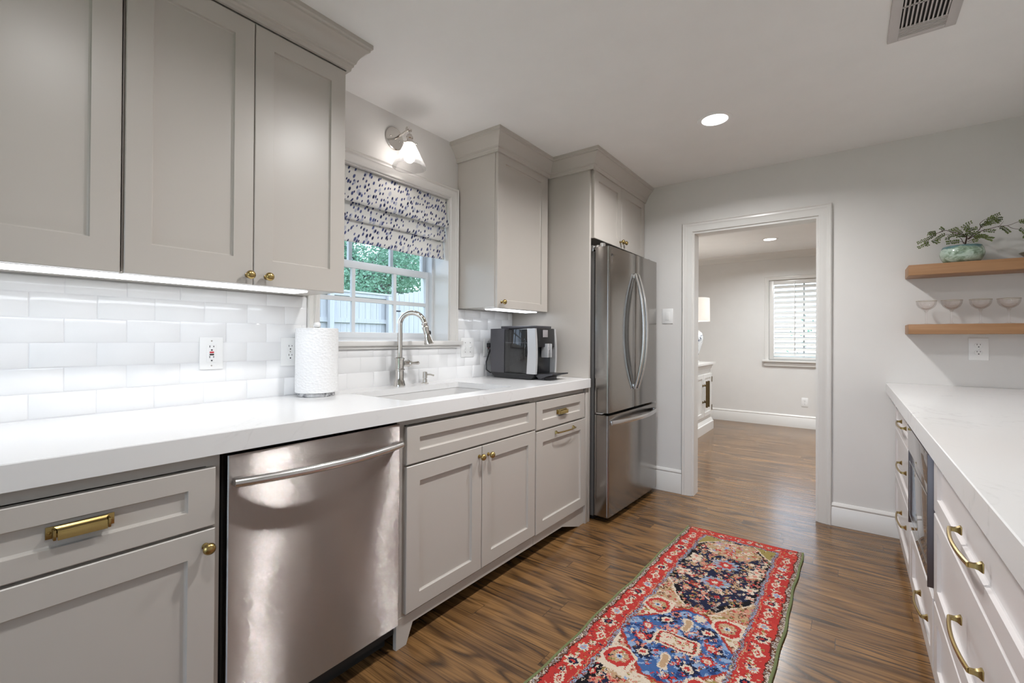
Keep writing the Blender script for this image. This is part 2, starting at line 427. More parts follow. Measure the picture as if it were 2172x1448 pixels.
# ------------------------------------------------------------------ mesh helpers
class MB:
    """collects shapes and links them as ONE mesh object; an optional map turns (s, t, z) into the place"""
    def __init__(self, mp=None):
        self.v, self.f, self.mp = [], [], mp
    def add(self, verts, faces):
        k = len(self.v)
        self.v += [Vector(self.mp(*p)) if self.mp else Vector(p) for p in verts]
        self.f += [tuple(i + k for i in fc) for fc in faces]
        return self
    def box(self, x0, x1, y0, y1, z0, z1, bev=0.0, seg=2):
        if bev <= 0:
            vs = [(x0, y0, z0), (x1, y0, z0), (x1, y1, z0), (x0, y1, z0), (x0, y0, z1), (x1, y0, z1), (x1, y1, z1), (x0, y1, z1)]
            return self.add(vs, [(0, 3, 2, 1), (4, 5, 6, 7), (0, 1, 5, 4), (1, 2, 6, 5), (2, 3, 7, 6), (3, 0, 4, 7)])
        bm = bmesh.new()
        bmesh.ops.create_cube(bm, size=1.0)
        for vt in bm.verts:
            vt.co = Vector(((x0 + x1) / 2 + vt.co.x * (x1 - x0), (y0 + y1) / 2 + vt.co.y * (y1 - y0), (z0 + z1) / 2 + vt.co.z * (z1 - z0)))
        bmesh.ops.bevel(bm, geom=bm.edges[:], offset=bev, segments=seg, affect='EDGES', profile=0.5)
        bm.verts.index_update()
        self.add([tuple(vt.co) for vt in bm.verts], [tuple(vt.index for vt in fc.verts) for fc in bm.faces])
        bm.free()
        return self
    def prism(self, poly, a0, a1, axis):
        """poly: 2D points in the two other axes (in x,y,z order), extruded along axis"""
        def pt(p, a):
            q = [p[0], p[1]]; q.insert(axis, a); return tuple(q)
        n = len(poly)
        vs = [pt(p, a0) for p in poly] + [pt(p, a1) for p in poly]
        fs = [tuple(range(n))[::-1], tuple(range(n, 2 * n))] + [(i, (i + 1) % n, n + (i + 1) % n, n + i) for i in range(n)]
        return self.add(vs, fs)
    def lathe(self, prof, c=(0, 0, 0), seg=32, axis='z', cap=True):
        vs, fs = [], []
        for r, h in prof:
            for k in range(seg):
                a = 2 * PI * k / seg
                p = (r * math.cos(a), r * math.sin(a), h)
                if axis == 'x': p = (p[2], p[0], p[1])
                if axis == 'y': p = (p[0], p[2], p[1])
                vs.append((p[0] + c[0], p[1] + c[1], p[2] + c[2]))
        n = len(prof)
        for i in range(n - 1):
            for k in range(seg):
                k2 = (k + 1) % seg
                fs.append((i * seg + k, i * seg + k2, (i + 1) * seg + k2, (i + 1) * seg + k))
        if cap:
            if prof[0][0] > 1e-6: fs.append(tuple(range(seg))[::-1])
            if prof[-1][0] > 1e-6: fs.append(tuple(range((n - 1) * seg, n * seg)))
        return self.add(vs, fs)
    def tube(self, pts, r, seg=10, closed=False, flat=None):
        pts = [Vector(p) for p in pts]
        rs = r if isinstance(r, (list, tuple)) else [r] * len(pts)
        vs, fs = [], []
        n = len(pts)
        up = None
        for i, p in enumerate(pts):
            a = pts[i - 1] if i > 0 else (pts[-1] if closed else p)
            b = pts[i + 1] if i < n - 1 else (pts[0] if closed else p)
            d = (b - a).normalized()
            if up is None:
                up = Vector((0, 0, 1)) if abs(d.z) < 0.9 else Vector((1, 0, 0))
            u = (up - d * up.dot(d))
            u = u.normalized() if u.length > 1e-6 else d.orthogonal().normalized()
            w = d.cross(u)
            up = u
            for k in range(seg):
                an = 2 * PI * k / seg
                fu = flat[0] if flat else 1.0
                fw = flat[1] if flat else 1.0
                vs.append(tuple(p + u * (math.cos(an) * rs[i] * fu) + w * (math.sin(an) * rs[i] * fw)))
        m = n if closed else n - 1
        for i in range(m):
            j = (i + 1) % n
            for k in range(seg):
                k2 = (k + 1) % seg
                fs.append((i * seg + k, i * seg + k2, j * seg + k2, j * seg + k))
        if not closed:
            fs.append(tuple(range(seg))[::-1]); fs.append(tuple(range((n - 1) * seg, n * seg)))
        return self.add(vs, fs)
    def sphere(self, c, r, seg=20, rings=12, sx=1, sy=1, sz=1):
        prof = [(max(1e-5, r * math.sin(PI * i / rings)), -r * math.cos(PI * i / rings)) for i in range(rings + 1)]
        vs = MB(); vs.lathe(prof, (0, 0, 0), seg, cap=False)
        return self.add([(c[0] + v.x * sx, c[1] + v.y * sy, c[2] + v.z * sz) for v in vs.v], vs.f)
    def sweep(self, prof, path, flip=False):
        """mitred moulding: prof = [(out, z)], path = [(x, y)]; out goes to the right of the path (left if flip)"""
        n, m_ = len(path), len(prof)
        sg = -1 if flip else 1
        nor = []
        for i in range(n - 1):
            d = Vector((path[i + 1][0] - path[i][0], path[i + 1][1] - path[i][1])).normalized()
            nor.append(Vector((d.y, -d.x)) * sg)
        vs, fs = [], []
        for i in range(n):
            if i == 0: o = nor[0]
            elif i == n - 1: o = nor[-1]
            else:
                b = (nor[i - 1] + nor[i]).normalized()
                o = b / max(0.2, b.dot(nor[i]))
            for (q, z) in prof:
                vs.append((path[i][0] + o.x * q, path[i][1] + o.y * q, z))
        for i in range(n - 1):
            for k in range(m_):
                k2 = (k + 1) % m_
                fs.append((i * m_ + k, i * m_ + k2, (i + 1) * m_ + k2, (i + 1) * m_ + k))
        fs.append(tuple(range(m_))); fs.append(tuple(range((n - 1) * m_, n * m_))[::-1])
        return self.add(vs, fs)
    def shaker(self, s0, s1, z0, z1, t0, t1, stile=0.066, top=None, bot=None, rec=0.010, sl=0.005):
        top = stile if top is None else top
        bot = stile if bot is None else bot
        e = 0.002
        def ring(a0, a1, b0, b1, t): return [(a0, t, b0), (a1, t, b0), (a1, t, b1), (a0, t, b1)]
        R = [ring(s0, s1, z0, z1, t0), ring(s0, s1, z0, z1, t1 - e), ring(s0 + e, s1 - e, z0 + e, z1 - e, t1),
             ring(s0 + stile, s1 - stile, z0 + bot, z1 - top, t1),
             ring(s0 + stile + sl * 0.3, s1 - stile - sl * 0.3, z0 + bot + sl * 0.3, z1 - top - sl * 0.3, t1 - rec * 0.8),
             ring(s0 + stile + sl, s1 - stile - sl, z0 + bot + sl, z1 - top - sl, t1 - rec)]
        vs = [p for r in R for p in r]
        fs = [(3, 2, 1, 0)]
        for i in range(5):
            for k in range(4):
                fs.append((i * 4 + k, i * 4 + (k + 1) % 4, (i + 1) * 4 + (k + 1) % 4, (i + 1) * 4 + k))
        fs.append((20, 21, 22, 23))
        return self.add(vs, fs)
    def build(self, name, mat, parent=None, smooth=35, at=None, uv=None):
        org = Vector((0, 0, 0))
        if parent is not None:
            org = root_loc(parent)
        elif at is not None:
            org = Vector(at)
        me = bpy.data.meshes.new(name)
        me.from_pydata([tuple(p - org) for p in self.v], [], self.f)
        bm = bmesh.new(); bm.from_mesh(me)
        bmesh.ops.recalc_face_normals(bm, faces=bm.faces[:])
        bm.to_mesh(me); bm.free()
        if smooth:
            me.shade_smooth()
            me.set_sharp_from_angle(angle=math.radians(smooth))
        me.materials.append(mat)
        o = bpy.data.objects.new(name, me)
        C.objects.link(o)
        if parent is not None: o.parent = parent
        elif at is not None: o.location = org
        return o

def root_loc(o):
    """place the vertices relative to the thing's own base; rotated things are built in their own frame"""
    while o.parent is not None: o = o.parent
    return Vector((0, 0, 0)) if o.get('_local') else Vector(o.location)

def tag(o, label=None, cat=None, group=None, kind=None):
    if label: o['label'] = label
    if cat: o['category'] = cat
    if group: o['group'] = group
    if kind: o['kind'] = kind
    return o

def thing(name, label, cat, loc, group=None, rz=0.0, local=False):
    o = bpy.data.objects.new(name, None)
    o.empty_display_size = 0.05
    C.objects.link(o)
    o.location = loc
    o.rotation_euler = (0, 0, rz)
    if local: o['_local'] = 1
    return tag(o, label, cat, group)

def struct(name, mb, mat, smooth=35):
    return tag(mb.build(name, mat, None, smooth), kind='structure')

def copy_tree(o, parent=None):
    c = o.copy(); C.objects.link(c)
    if parent is not None: c.parent = parent
    for ch in [x for x in bpy.data.objects if x.parent == o]:
        copy_tree(ch, c)
    return c

def text_mesh(body, size, depth=0.0):
    """letters as mesh data: returns (verts, faces) in the XY plane, centred"""
    cu = bpy.data.curves.new('letters', 'FONT'); cu.body = body; cu.size = size; cu.extrude = depth
    cu.align_x = 'CENTER'; cu.align_y = 'CENTER'
    ob = bpy.data.objects.new('letters', cu); C.objects.link(ob)
    dg = bpy.context.evaluated_depsgraph_get()
    me = bpy.data.meshes.new_from_object(ob.evaluated_get(dg))
    vs = [tuple(v.co) for v in me.vertices]; fs = [tuple(p.vertices) for p in me.polygons]
    bpy.data.objects.remove(ob); bpy.data.curves.remove(cu); bpy.data.meshes.remove(me)
    return vs, fs

# ------------------------------------------------------------------ main dimensions
XW, XR, YE, YB, H = -1.968, 0.872, 3.549, -2.3, 2.375     # left wall, right wall, end wall, back wall, ceiling
YF = 7.185                                                 # far wall of the next room
WT = 0.115                                                 # partition thickness
ZC, ZCB = 0.920, 0.8627                                    # worktop top / underside of its edge
WY0, WY1, WZ0, WZ1 = 1.142, 1.993, 1.157, 2.033            # kitchen window opening
DX0, DX1, DZ = -0.951, -0.166, 1.982                       # doorway
FX0, FX1, FZ0, FZ1 = -0.905, -0.295, 0.90, 2.0             # far window opening
FWL, FWR = -2.05, 2.6                                      # next room side walls

left_map = lambda x0: (lambda s, t, z: (x0 + t, s, z))     # faces +x
right_map = lambda x0: (lambda s, t, z: (x0 - t, s, z))    # faces -x
end_map = lambda y0: (lambda s, t, z: (s, y0 - t, z))      # faces -y

# ------------------------------------------------------------------ structure
struct('floor', MB().box(-2.4, 3.0, YB - 0.1, YF + 0.2, -0.08, 0.0), M['floor'])
struct('ceiling', MB().box(-2.4, 3.0, YB - 0.1, YF + 0.2, H, H + 0.1), M['ceiling'])
w = MB()
for a, b, z0, z1 in ((YB, WY0, 0, H), (WY1, YE + WT, 0, H), (WY0, WY1, 0, WZ0 - 0.03), (WY0, WY1, WZ1, H)):
    w.box(XW - 0.21, XW, a, b, z0, z1)
struct('wall_left', w, M['wall'])
w = MB()
for a, b, z0, z1 in ((XW, DX0, 0, H), (DX1, XR + 0.1, 0, H), (DX0, DX1, DZ, H)):
    w.box(a, b, YE, YE + WT, z0, z1)
struct('wall_end', w, M['wall'])
struct('wall_right', MB().box(XR, XR + 0.1, YB, YE, 0, H), M['wall'])
w = MB()
BX0, BX1, BZ0, BZ1 = -1.45, 0.65, 0.10, 2.2  # opening for the added fill window
for a, b, z0, z1 in ((XW, BX0, 0, H), (BX1, XR + 0.1, 0, H), (BX0, BX1, BZ1, H), (BX0, BX1, 0, BZ0)):
    w.box(a, b, YB - 0.1, YB, z0, z1)
struct('wall_back', w, M['wall'])
w = MB()
for a, b, z0, z1 in ((FWL, FX0, 0, H), (FX1, FWR, 0, H), (FX0, FX1, 0, FZ0), (FX0, FX1, FZ1, H)):
    w.box(a, b, YF, YF + 0.15, z0, z1)
struct('wall_far', w, M['wall'])
struct('wall_far_left', MB().box(FWL - 0.1, FWL, YE + WT, YF, 0, H), M['wall'])
struct('wall_far_right', MB().box(FWR, FWR + 0.1, YE + WT, YF, 0, H), M['wall'])
struct('wall_partition', MB().box(XR + 0.1, FWR, YE, YE + WT, 0, H), M['wall'])

# baseboards: plain board with a moulded cap
def board_prof(h, t=0.016):
    return [(0, 0), (t, 0), (t, h - 0.035), (t * 0.72, h - 0.028), (t * 0.95, h - 0.018), (t * 0.6, h - 0.004), (t * 0.3, h), (0, h)]
b = MB()
b.sweep(board_prof(0.178), [(-1.9, YE), (DX0 - 0.074, YE)])
b.sweep(board_prof(0.145), [(DX1 + 0.069, YE), (0.245, YE)])
struct('baseboard_end', b, M['trim'])
struct('baseboard_far', MB().sweep(board_prof(0.165), [(FWL, YF), (FWR, YF)]), M['trim'])
b = MB()
b.sweep(board_prof(0.165), [(FWL, YE + WT), (FWL, YF)])
struct('baseboard_far_left', b, M['trim'])
# crown moulding of the next room
struct('trim_far_crown', MB().sweep([(0, H), (0.085, H), (0.08, H - 0.012), (0.055, H - 0.03), (0.03, H - 0.055), (0.016, H - 0.068), (0.012, H - 0.085), (0, H - 0.085)], [(FWL, YF), (FWR, YF)]), M['trim'])

# doorway casing and jamb
def casing_prof(wd):
    return [(0, 0), (wd, 0), (wd, 0.020), (wd * 0.92, 0.024), (wd * 0.82, 0.019), (wd * 0.66, 0.021), (wd * 0.55, 0.016), (wd * 0.25, 0.013), (wd * 0.16, 0.010), (0.004, 0.010), (0, 0.007)]
def frame_casing(mb, path, prof, fn, corner=True):
    """a moulding whose width lies in the wall plane: path points are the inner edge, offset goes outwards"""
    n, k_ = len(path), len(prof)
    nor = []
    for i in range(n - 1):
        d = Vector((path[i + 1][0] - path[i][0], path[i + 1][1] - path[i][1])).normalized()
        nor.append(Vector((-d.y, d.x)))
    vs, fs = [], []
    for i in range(n):
        if i == 0: o = nor[0]
        elif i == n - 1: o = nor[-1]
        else:
            bb = (nor[i - 1] + nor[i]).normalized(); o = bb / bb.dot(nor[i])
        for q, t in prof:
            vs.append(fn(path[i][0] + o.x * q, t, path[i][1] + o.y * q))
    for i in range(n - 1):
        for k in range(k_):
            k2 = (k + 1) % k_
            fs.append((i * k_ + k, i * k_ + k2, (i + 1) * k_ + k2, (i + 1) * k_ + k))
    fs.append(tuple(range(k_))); fs.append(tuple(range((n - 1) * k_, n * k_)))
    mb.add(vs, fs)
tr = MB()
frame_casing(tr, [(DX0, 0.0), (DX0, DZ), (DX1, DZ), (DX1, 0.0)], casing_prof(0.072), end_map(YE))
frame_casing(tr, [(DX0, 0.0), (DX0, DZ), (DX1, DZ), (DX1, 0.0)], casing_prof(0.072), lambda s, t, z: (s, YE + WT + t, z))
e_ = 0.0
tr.box(DX0, DX0 + 0.012, YE - e_, YE + WT + e_, 0, DZ)
tr.box(DX1 - 0.012, DX1, YE - e_, YE + WT + e_, 0, DZ)
tr.box(DX0 + 0.012, DX1 - 0.012, YE - e_, YE + WT + e_, DZ - 0.014, DZ)
struct('trim_doorway', tr, M['trim'])

# kitchen window: casing, stool, jamb lining
tr = MB()
frame_casing(tr, [(WY0, WZ0), (WY0, WZ1), (WY1, WZ1), (WY1, WZ0)], casing_prof(0.060), left_map(XW))
struct('trim_window', tr, M['trim'])
tr = MB()
tr.box(XW - 0.16, XW + 0.035, 1.045, 2.088, WZ0 - 0.026, WZ0, 0.004)
tr.box(XW, XW + 0.022, 1.065, 2.068, WZ0 - 0.042, WZ0 - 0.026, 0.003)
struct('trim_window_sill', tr, M['trim'])
tr = MB()
tr.box(XW - 0.2, XW, WY0, WY0 + 0.008, WZ0, WZ1)
tr.box(XW - 0.2, XW, WY1 - 0.008, WY1, WZ0, WZ1)
tr.box(XW - 0.2, XW, WY0 + 0.008, WY1 - 0.008, WZ1 - 0.008, WZ1)
struct('trim_window_jamb', tr, M['trim'])
# double-hung sash window
wd = bpy.data.objects.new('window_1', None); C.objects.link(wd); wd.location = (-2.13, 1.57, WZ0)
tag(wd, kind='structure')
def sash(name, x, y0, y1, z0, z1, bot, top, st, muntz):
    m = MB()
    d = 0.028
    m.box(x - d, x, y0, y0 + st, z0, z1); m.box(x - d, x, y1 - st, y1, z0, z1)
    m.box(x - d, x, y0 + st, y1 - st, z0, z0 + bot, 0.003); m.box(x - d, x, y0 + st, y1 - st, z1 - top, z1, 0.003)
    for yy in (1.437, 1.712):
        m.box(x - d * 0.8, x - 0.004, yy - 0.010, yy + 0.010, z0 + bot, z1 - top)
    for zz in muntz:
        m.box(x - d * 0.78, x - 0.0045, y0 + st, y1 - st, zz - 0.011, zz + 0.011)
    o = m.build(name, M['vinyl'], wd)
    g = MB().box(x - 0.016, x - 0.012, y0 + st, y1 - st, z0 + bot, z1 - top).build('pane', M['pane'], o)
    return o
fr = MB()
fr.box(-2.20, -2.10, WY0 + 0.008, WY0 + 0.030, WZ0, WZ1 - 0.008)
fr.box(-2.20, -2.10, WY1 - 0.022, WY1 - 0.008, WZ0, WZ1 - 0.008)
fr.box(-2.20, -2.10, WY0 + 0.03, WY1 - 0.022, WZ1 - 0.03, WZ1 - 0.008)
fr.box(-2.20, -2.10, WY0 + 0.03, WY1 - 0.022, WZ0, WZ0 + 0.012)
fr.build('window_frame', M['vinyl'], wd)
sash('lower_sash', -2.128, WY0 + 0.031, WY1 - 0.023, WZ0 + 0.012, 1.585, 0.034, 0.040, 0.022, (1.378,))
sash('upper_sash', -2.160, WY0 + 0.031, WY1 - 0.023, 1.556, WZ1 - 0.031, 0.03, 0.03, 0.022, (1.79,))

# fill window, unseen behind the camera, added to let in daylight
wb = bpy.data.objects.new('fill_window', None); C.objects.link(wb); wb.location = (-0.3, YB, BZ0)
tag(wb, kind='structure')
m = MB()
for a, b_, z0, z1 in ((BX0, BX0 + 0.06, BZ0, BZ1), (BX1 - 0.06, BX1, BZ0, BZ1), (BX0 + 0.06, BX1 - 0.06, BZ0, BZ0 + 0.07), (BX0 + 0.06, BX1 - 0.06, BZ1 - 0.07, BZ1), (-0.33, -0.27, BZ0 + 0.07, BZ1 - 0.07)):
    m.box(a, b_, YB - 0.08, YB - 0.02, z0, z1)
o = m.build('window_frame', M['vinyl'], wb)
MB().box(BX0 + 0.06, BX1 - 0.06, YB - 0.052, YB - 0.048, BZ0 + 0.07, BZ1 - 0.07).build('pane', M['pane'], o)

# far window
wf = bpy.data.objects.new('window_3', None); C.objects.link(wf); wf.location = (-0.6, YF + 0.08, FZ0)
tag(wf, kind='structure')
m = MB()
for a, b_, z0, z1 in ((FX0, FX0 + 0.04, FZ0, FZ1), (FX1 - 0.04, FX1, FZ0, FZ1), (FX0 + 0.04, FX1 - 0.04, FZ0, FZ0 + 0.05), (FX0 + 0.04, FX1 - 0.04, FZ1 - 0.04, FZ1), (-0.51, -0.49, FZ0 + 0.05, FZ1 - 0.04)):
    m.box(a, b_, YF + 0.09, YF + 0.13, z0, z1)
o = m.build('window_frame', M['vinyl'], wf)
MB().box(FX0 + 0.04, FX1 - 0.04, YF + 0.108, YF + 0.112, FZ0 + 0.05, FZ1 - 0.04).build('pane', M['pane'], o)
tr = MB()
frame_casing(tr, [(FX0, FZ0), (FX0, FZ1), (FX1, FZ1), (FX1, FZ0)], casing_prof(0.050), end_map(YF))
tr.box(FX0 - 0.075, FX1 + 0.075, YF - 0.05, YF + 0.09, FZ0 - 0.028, FZ0, 0.004)
tr.box(FX0 - 0.055, FX1 + 0.055, YF - 0.022, YF, FZ0 - 0.085, FZ0 - 0.028, 0.003)
struct('trim_far_window', tr, M['trim'])

# backsplash: grout bed and bevelled subway tiles
TX = XW + 0.011
tl, gr = MB(), MB()
PZ, PY = 0.0765, 0.1522
def tile_region(y0, y1, z0, z1):
    gr.box(XW, XW + 0.0085, y0, y1, z0, z1)
    r = 0
    z = ZC + 0.003
    while z < z1 - 0.004:
        zb, zt = max(z, z0), min(z + PZ - 0.002, z1)
        off = 0.221 if r % 2 == 0 else 0.297
        k = math.floor((y0 - off) / PY)
        y = off + k * PY
        while y < y1:
            a, b2 = max(y + 0.001, y0), min(y + PY - 0.001, y1)
            if b2 - a > 0.006 and zt - zb > 0.006:
                j = random.uniform(-0.0007, 0.0007); jj = random.uniform(-0.0006, 0.0006)
                x0, x1 = XW + 0.0065, TX
                e = 0.003
                tl.add([(x0, a, zb), (x0, b2, zb), (x0, b2, zt), (x0, a, zt),
                        (x1 - 0.002, a, zb), (x1 - 0.002, b2, zb), (x1 - 0.002, b2, zt), (x1 - 0.002, a, zt),
                        (x1 + j, a + e, zb + e), (x1 - j + jj, b2 - e, zb + e), (x1 - j, b2 - e, zt - e), (x1 + j - jj, a + e, zt - e)],
                       [(0, 1, 5, 4), (1, 2, 6, 5), (2, 3, 7, 6), (3, 0, 4, 7), (4, 5, 9, 8), (5, 6, 10, 9), (6, 7, 11, 10), (7, 4, 8, 11), (8, 9, 10, 11)])
            y += PY
        z += PZ; r += 1
tile_region(-0.62, 1.081, ZC, 1.352)
tile_region(1.081, 2.054, ZC, WZ0 - 0.043)
tile_region(2.054, 2.629, ZC, 1.352)
tb = struct('wall_left_tile', tl, M['tile'], smooth=50)
struct('wall_left_grout', gr, M['grout'])

# ------------------------------------------------------------------ cabinet hardware
def knob(parent, fn, s, z, t0, label=None):
    m = MB(fn)
    prof = [(0.0085, 0), (0.0085, 0.002), (0.005, 0.004), (0.0045, 0.012), (0.009, 0.016), (0.0135, 0.021), (0.0150, 0.026), (0.0140, 0.031), (0.0095, 0.0355), (0.004, 0.037), (1e-5, 0.0373)]
    q = MB(); q.lathe(prof, seg=24)
    m.add([(s + v.x, t0 + v.z, z + v.y) for v in q.v], q.f)
    return m.build('knob', M['brass'], parent)
def cup_pull(parent, fn, s, z, t0, wd, hw=0.012):
    """bin pull: back plate with screw ears and a stepped rectangular hood open below"""
    m = MB(fn)
    hw_ = wd / 2
    m.box(s - hw_, s + hw_, t0, t0 + 0.002, z - 0.013, z + 0.013, 0.0008)
    in_ = hw_ - hw
    poly = [(0.002, 0.013), (0.010, 0.013), (0.013, 0.009), (0.015, 0.008), (0.022, 0.006), (0.024, 0.003), (0.024, -0.013), (0.021, -0.013), (0.021, 0.001), (0.012, 0.004), (0.002, 0.006)]
    n = len(poly)
    vs = [(s - in_ + (0.004 if q[0] > 0.012 else 0), t0 + q[0], z + q[1]) for q in poly] + [(s + in_ - (0.004 if q[0] > 0.012 else 0), t0 + q[0], z + q[1]) for q in poly]
    fs = [(i, (i + 1) % n, n + (i + 1) % n, n + i) for i in range(n)] + [tuple(range(n)), tuple(range(n, 2 * n))]
    m.add(vs, fs)
    for sg in (-1, 1):
        m.box(s + sg * in_ - 0.0025, s + sg * in_ + 0.0025, t0 + 0.002, t0 + 0.021, z - 0.013, z + 0.008, 0.0008)
        q = MB(); q.lathe([(0.0035, 0), (0.003, 0.0012), (1e-5, 0.0016)], seg=10)
        m.add([(s + sg * (hw_ - hw * 0.5) + v.x, t0 + 0.002 + v.z, z + v.y) for v in q.v], q.f)
    return m.build('cup_pull', M['brass'], parent)
def bow_pull(parent, fn, s, z, t0, wd, proj=0.034, r=0.0050):
    """arched pull on two flared square feet"""
    m = MB(fn)
    hw_ = wd / 2
    for sg in (-1, 1):
        a = s + sg * hw_
        m.box(a - 0.008, a + 0.008, t0, t0 + 0.003, z - 0.010, z + 0.010, 0.001)
        pr = [(0.0075, 0.0095, 0.003), (0.0055, 0.006, 0.008), (0.0045, 0.0045, 0.014), (0.0045, 0.0045, proj - 0.006)]
        vs, fs = [], []
        for (hx, hz, tt) in pr:
            vs += [(a - hx, t0 + tt, z - hz), (a + hx, t0 + tt, z - hz), (a + hx, t0 + tt, z + hz), (a - hx, t0 + tt, z + hz)]
        for i in range(len(pr) - 1):
            for k in range(4):
                fs.append((i * 4 + k, i * 4 + (k + 1) % 4, (i + 1) * 4 + (k + 1) % 4, (i + 1) * 4 + k))
        fs += [(0, 1, 2, 3), (12, 13, 14, 15)]
        m.add(vs, fs)
    N = 14
    pts = []
    for i in range(N + 1):
        u = -1 + 2 * i / N
        pts.append((s + u * (hw_ + 0.002), t0 + proj - 0.006 + 0.009 * (1 - u * u), z))
    m.tube(pts, r, 8, flat=(1.15, 0.85))
    return m.build('bow_pull', M['brass'], parent)

CROWN = [(0, 2.262), (0.012, 2.262), (0.014, 2.274), (0.020, 2.280), (0.020, 2.288), (0.026, 2.292), (0.030, 2.305), (0.040, 2.322), (0.054, 2.338), (0.066, 2.346), (0.066, 2.354), (0.074, 2.358), (0.074, H), (0, H)]
def carcass(name, fn, root, mat, s0, s1, z0, z1, depth, rails=(), stiles=(), ft=0.02, fw=0.03, topfw=0.03, botfw=0.03, back=True):
    """side panels, deck, back and a face frame whose front is t = 0"""
    m = MB(fn)
    m.box(s0, s0 + 0.016, -depth, 0, z0, z1); m.box(s1 - 0.016, s1, -depth, 0, z0, z1)
    m.box(s0 + 0.016, s1 - 0.016, -depth, -ft, z0, z0 + 0.016)
    if back: m.box(s0 + 0.016, s1 - 0.016, -depth, -depth + 0.008, z0 + 0.016, z1)
    m.box(s0 + 0.016, s0 + fw, -ft, 0, z0, z1); m.box(s1 - fw, s1 - 0.016, -ft, 0, z0, z1)
    m.box(s0 + fw, s1 - fw, -ft, 0, z1 - topfw, z1); m.box(s0 + fw, s1 - fw, -ft, 0, z0, z0 + botfw)
    for z in rails: m.box(s0 + fw, s1 - fw, -ft, -0.001, z - 0.015, z + 0.015)
    for s in stiles: m.box(s - 0.02, s + 0.02, -ft, -0.002, z0 + botfw, z1 - topfw)
    return m.build(name, mat, root)
def door(fn, root, mat, s0, s1, z0, z1, stile=0.066, top=None, bot=None, name='door', th=0.02):
    m = MB(fn)
    m.shaker(s0, s1, z0, z1, 0.0, th, stile, top, bot)
    return m.build(name, mat, root, smooth=20)

# ---- upper cabinets (left wall)
XU = -1.670
fu = left_map(XU)
DU = XU - XW - 0.002
def crown(root, path, flip=False):
    return MB().sweep(CROWN, path, flip).build('crown_molding', M['greige'], root, smooth=25)
t = thing('wall_cabinet', 'greige shaker upper cabinet cut off by the left edge of the photo', 'cabinet', (XU, 0.015, 1.358))
carcass('carcass', fu, t, M['greige'], -0.345, 0.366, 1.358, 2.375, DU, fw=0.04, topfw=0.12, stiles=(0.0155,))
d = door(fu, t, M['greige'], 0.017, 0.3615, 1.353, 2.258, 0.064, 0.066, 0.090)
knob(d, fu, 0.052, 1.384, 0.02)
d = door(fu, t, M['greige'], -0.338, 0.0135, 1.353, 2.258, 0.064, 0.066, 0.090)
knob(d, fu, -0.022, 1.384, 0.02)
MB().sweep(CROWN, [(XU + 0.02, 0.3665), (XU + 0.02, -0.345)], True).build('crown_molding', M['greige'], t, smooth=25)
t = thing('wall_cabinet', 'greige two-door upper cabinet with round brass knobs, left of the window', 'cabinet', (XU, 0.72, 1.358))
carcass('carcass', fu, t, M['greige'], 0.3685, 1.070, 1.358, 2.375, DU, fw=0.03, topfw=0.12)
d = door(fu, t, M['greige'], 0.3705, 0.7165, 1.353, 2.258, 0.062, 0.066, 0.090)
knob(d, fu, 0.699, 1.384, 0.02)
d = door(fu, t, M['greige'], 0.7195, 1.068, 1.353, 2.258, 0.063, 0.066, 0.090)
knob(d, fu, 0.761, 1.384, 0.02)
crown(t, [(XW + 0.001, 1.072), (XU + 0.02, 1.072), (XU + 0.02, 0.367)], True)
t = thing('wall_cabinet', 'narrow greige single-door upper cabinet above the coffee machine', 'cabinet', (XU, 2.34, 1.358))
carcass('carcass', fu, t, M['greige'], 2.062, 2.628, 1.358, 2.375, DU, fw=0.03, topfw=0.12)
d = door(fu, t, M['greige'], 2.066, 2.612, 1.353, 2.268, 0.074, 0.052, 0.048)
knob(d, fu, 2.105, 1.388, 0.02)
crown(t, [(XW + 0.001, 2.062), (XU + 0.02, 2.062), (XU + 0.02, 2.6315)])

# ---- tall side panel and cabinet over the refrigerator
t = thing('side_panel', 'tall greige panel standing between the worktop and the refrigerator', 'panel', (-1.66, 2.642, 0))
MB().box(XW + 0.002, -1.345, 2.632, 2.652, 0.0, 2.375, 0.001).build('panel', M['greige'], t)
MB().sweep(CROWN, [(XU + 0.021, 2.632), (-1.325, 2.632), (-1.325, 2.652)]).build('crown_molding', M['greige'], t, smooth=25)
XV = -1.345
fv = left_map(XV)
t = thing('wall_cabinet', 'greige two-door cabinet mounted over the refrigerator', 'cabinet', (XV, 3.1, 1.83))
carcass('carcass', fv, t, M['greige'], 2.653, 3.547, 1.83, 2.375, XV - XW - 0.002, fw=0.012, topfw=0.10, botfw=0.02)
d = door(fv, t, M['greige'], 2.656, 3.088, 1.826, 2.268, 0.062, 0.058, 0.058, th=0.022)
knob(d, fv, 3.062, 1.868, 0.022)
d = door(fv, t, M['greige'], 3.092, 3.543, 1.826, 2.268, 0.062, 0.058, 0.058, th=0.022)
knob(d, fv, 3.118, 1.868, 0.022)
MB().sweep(CROWN, [(-1.325, 2.653), (-1.325, 3.547)]).build('crown_molding', M['greige'], t, smooth=25)

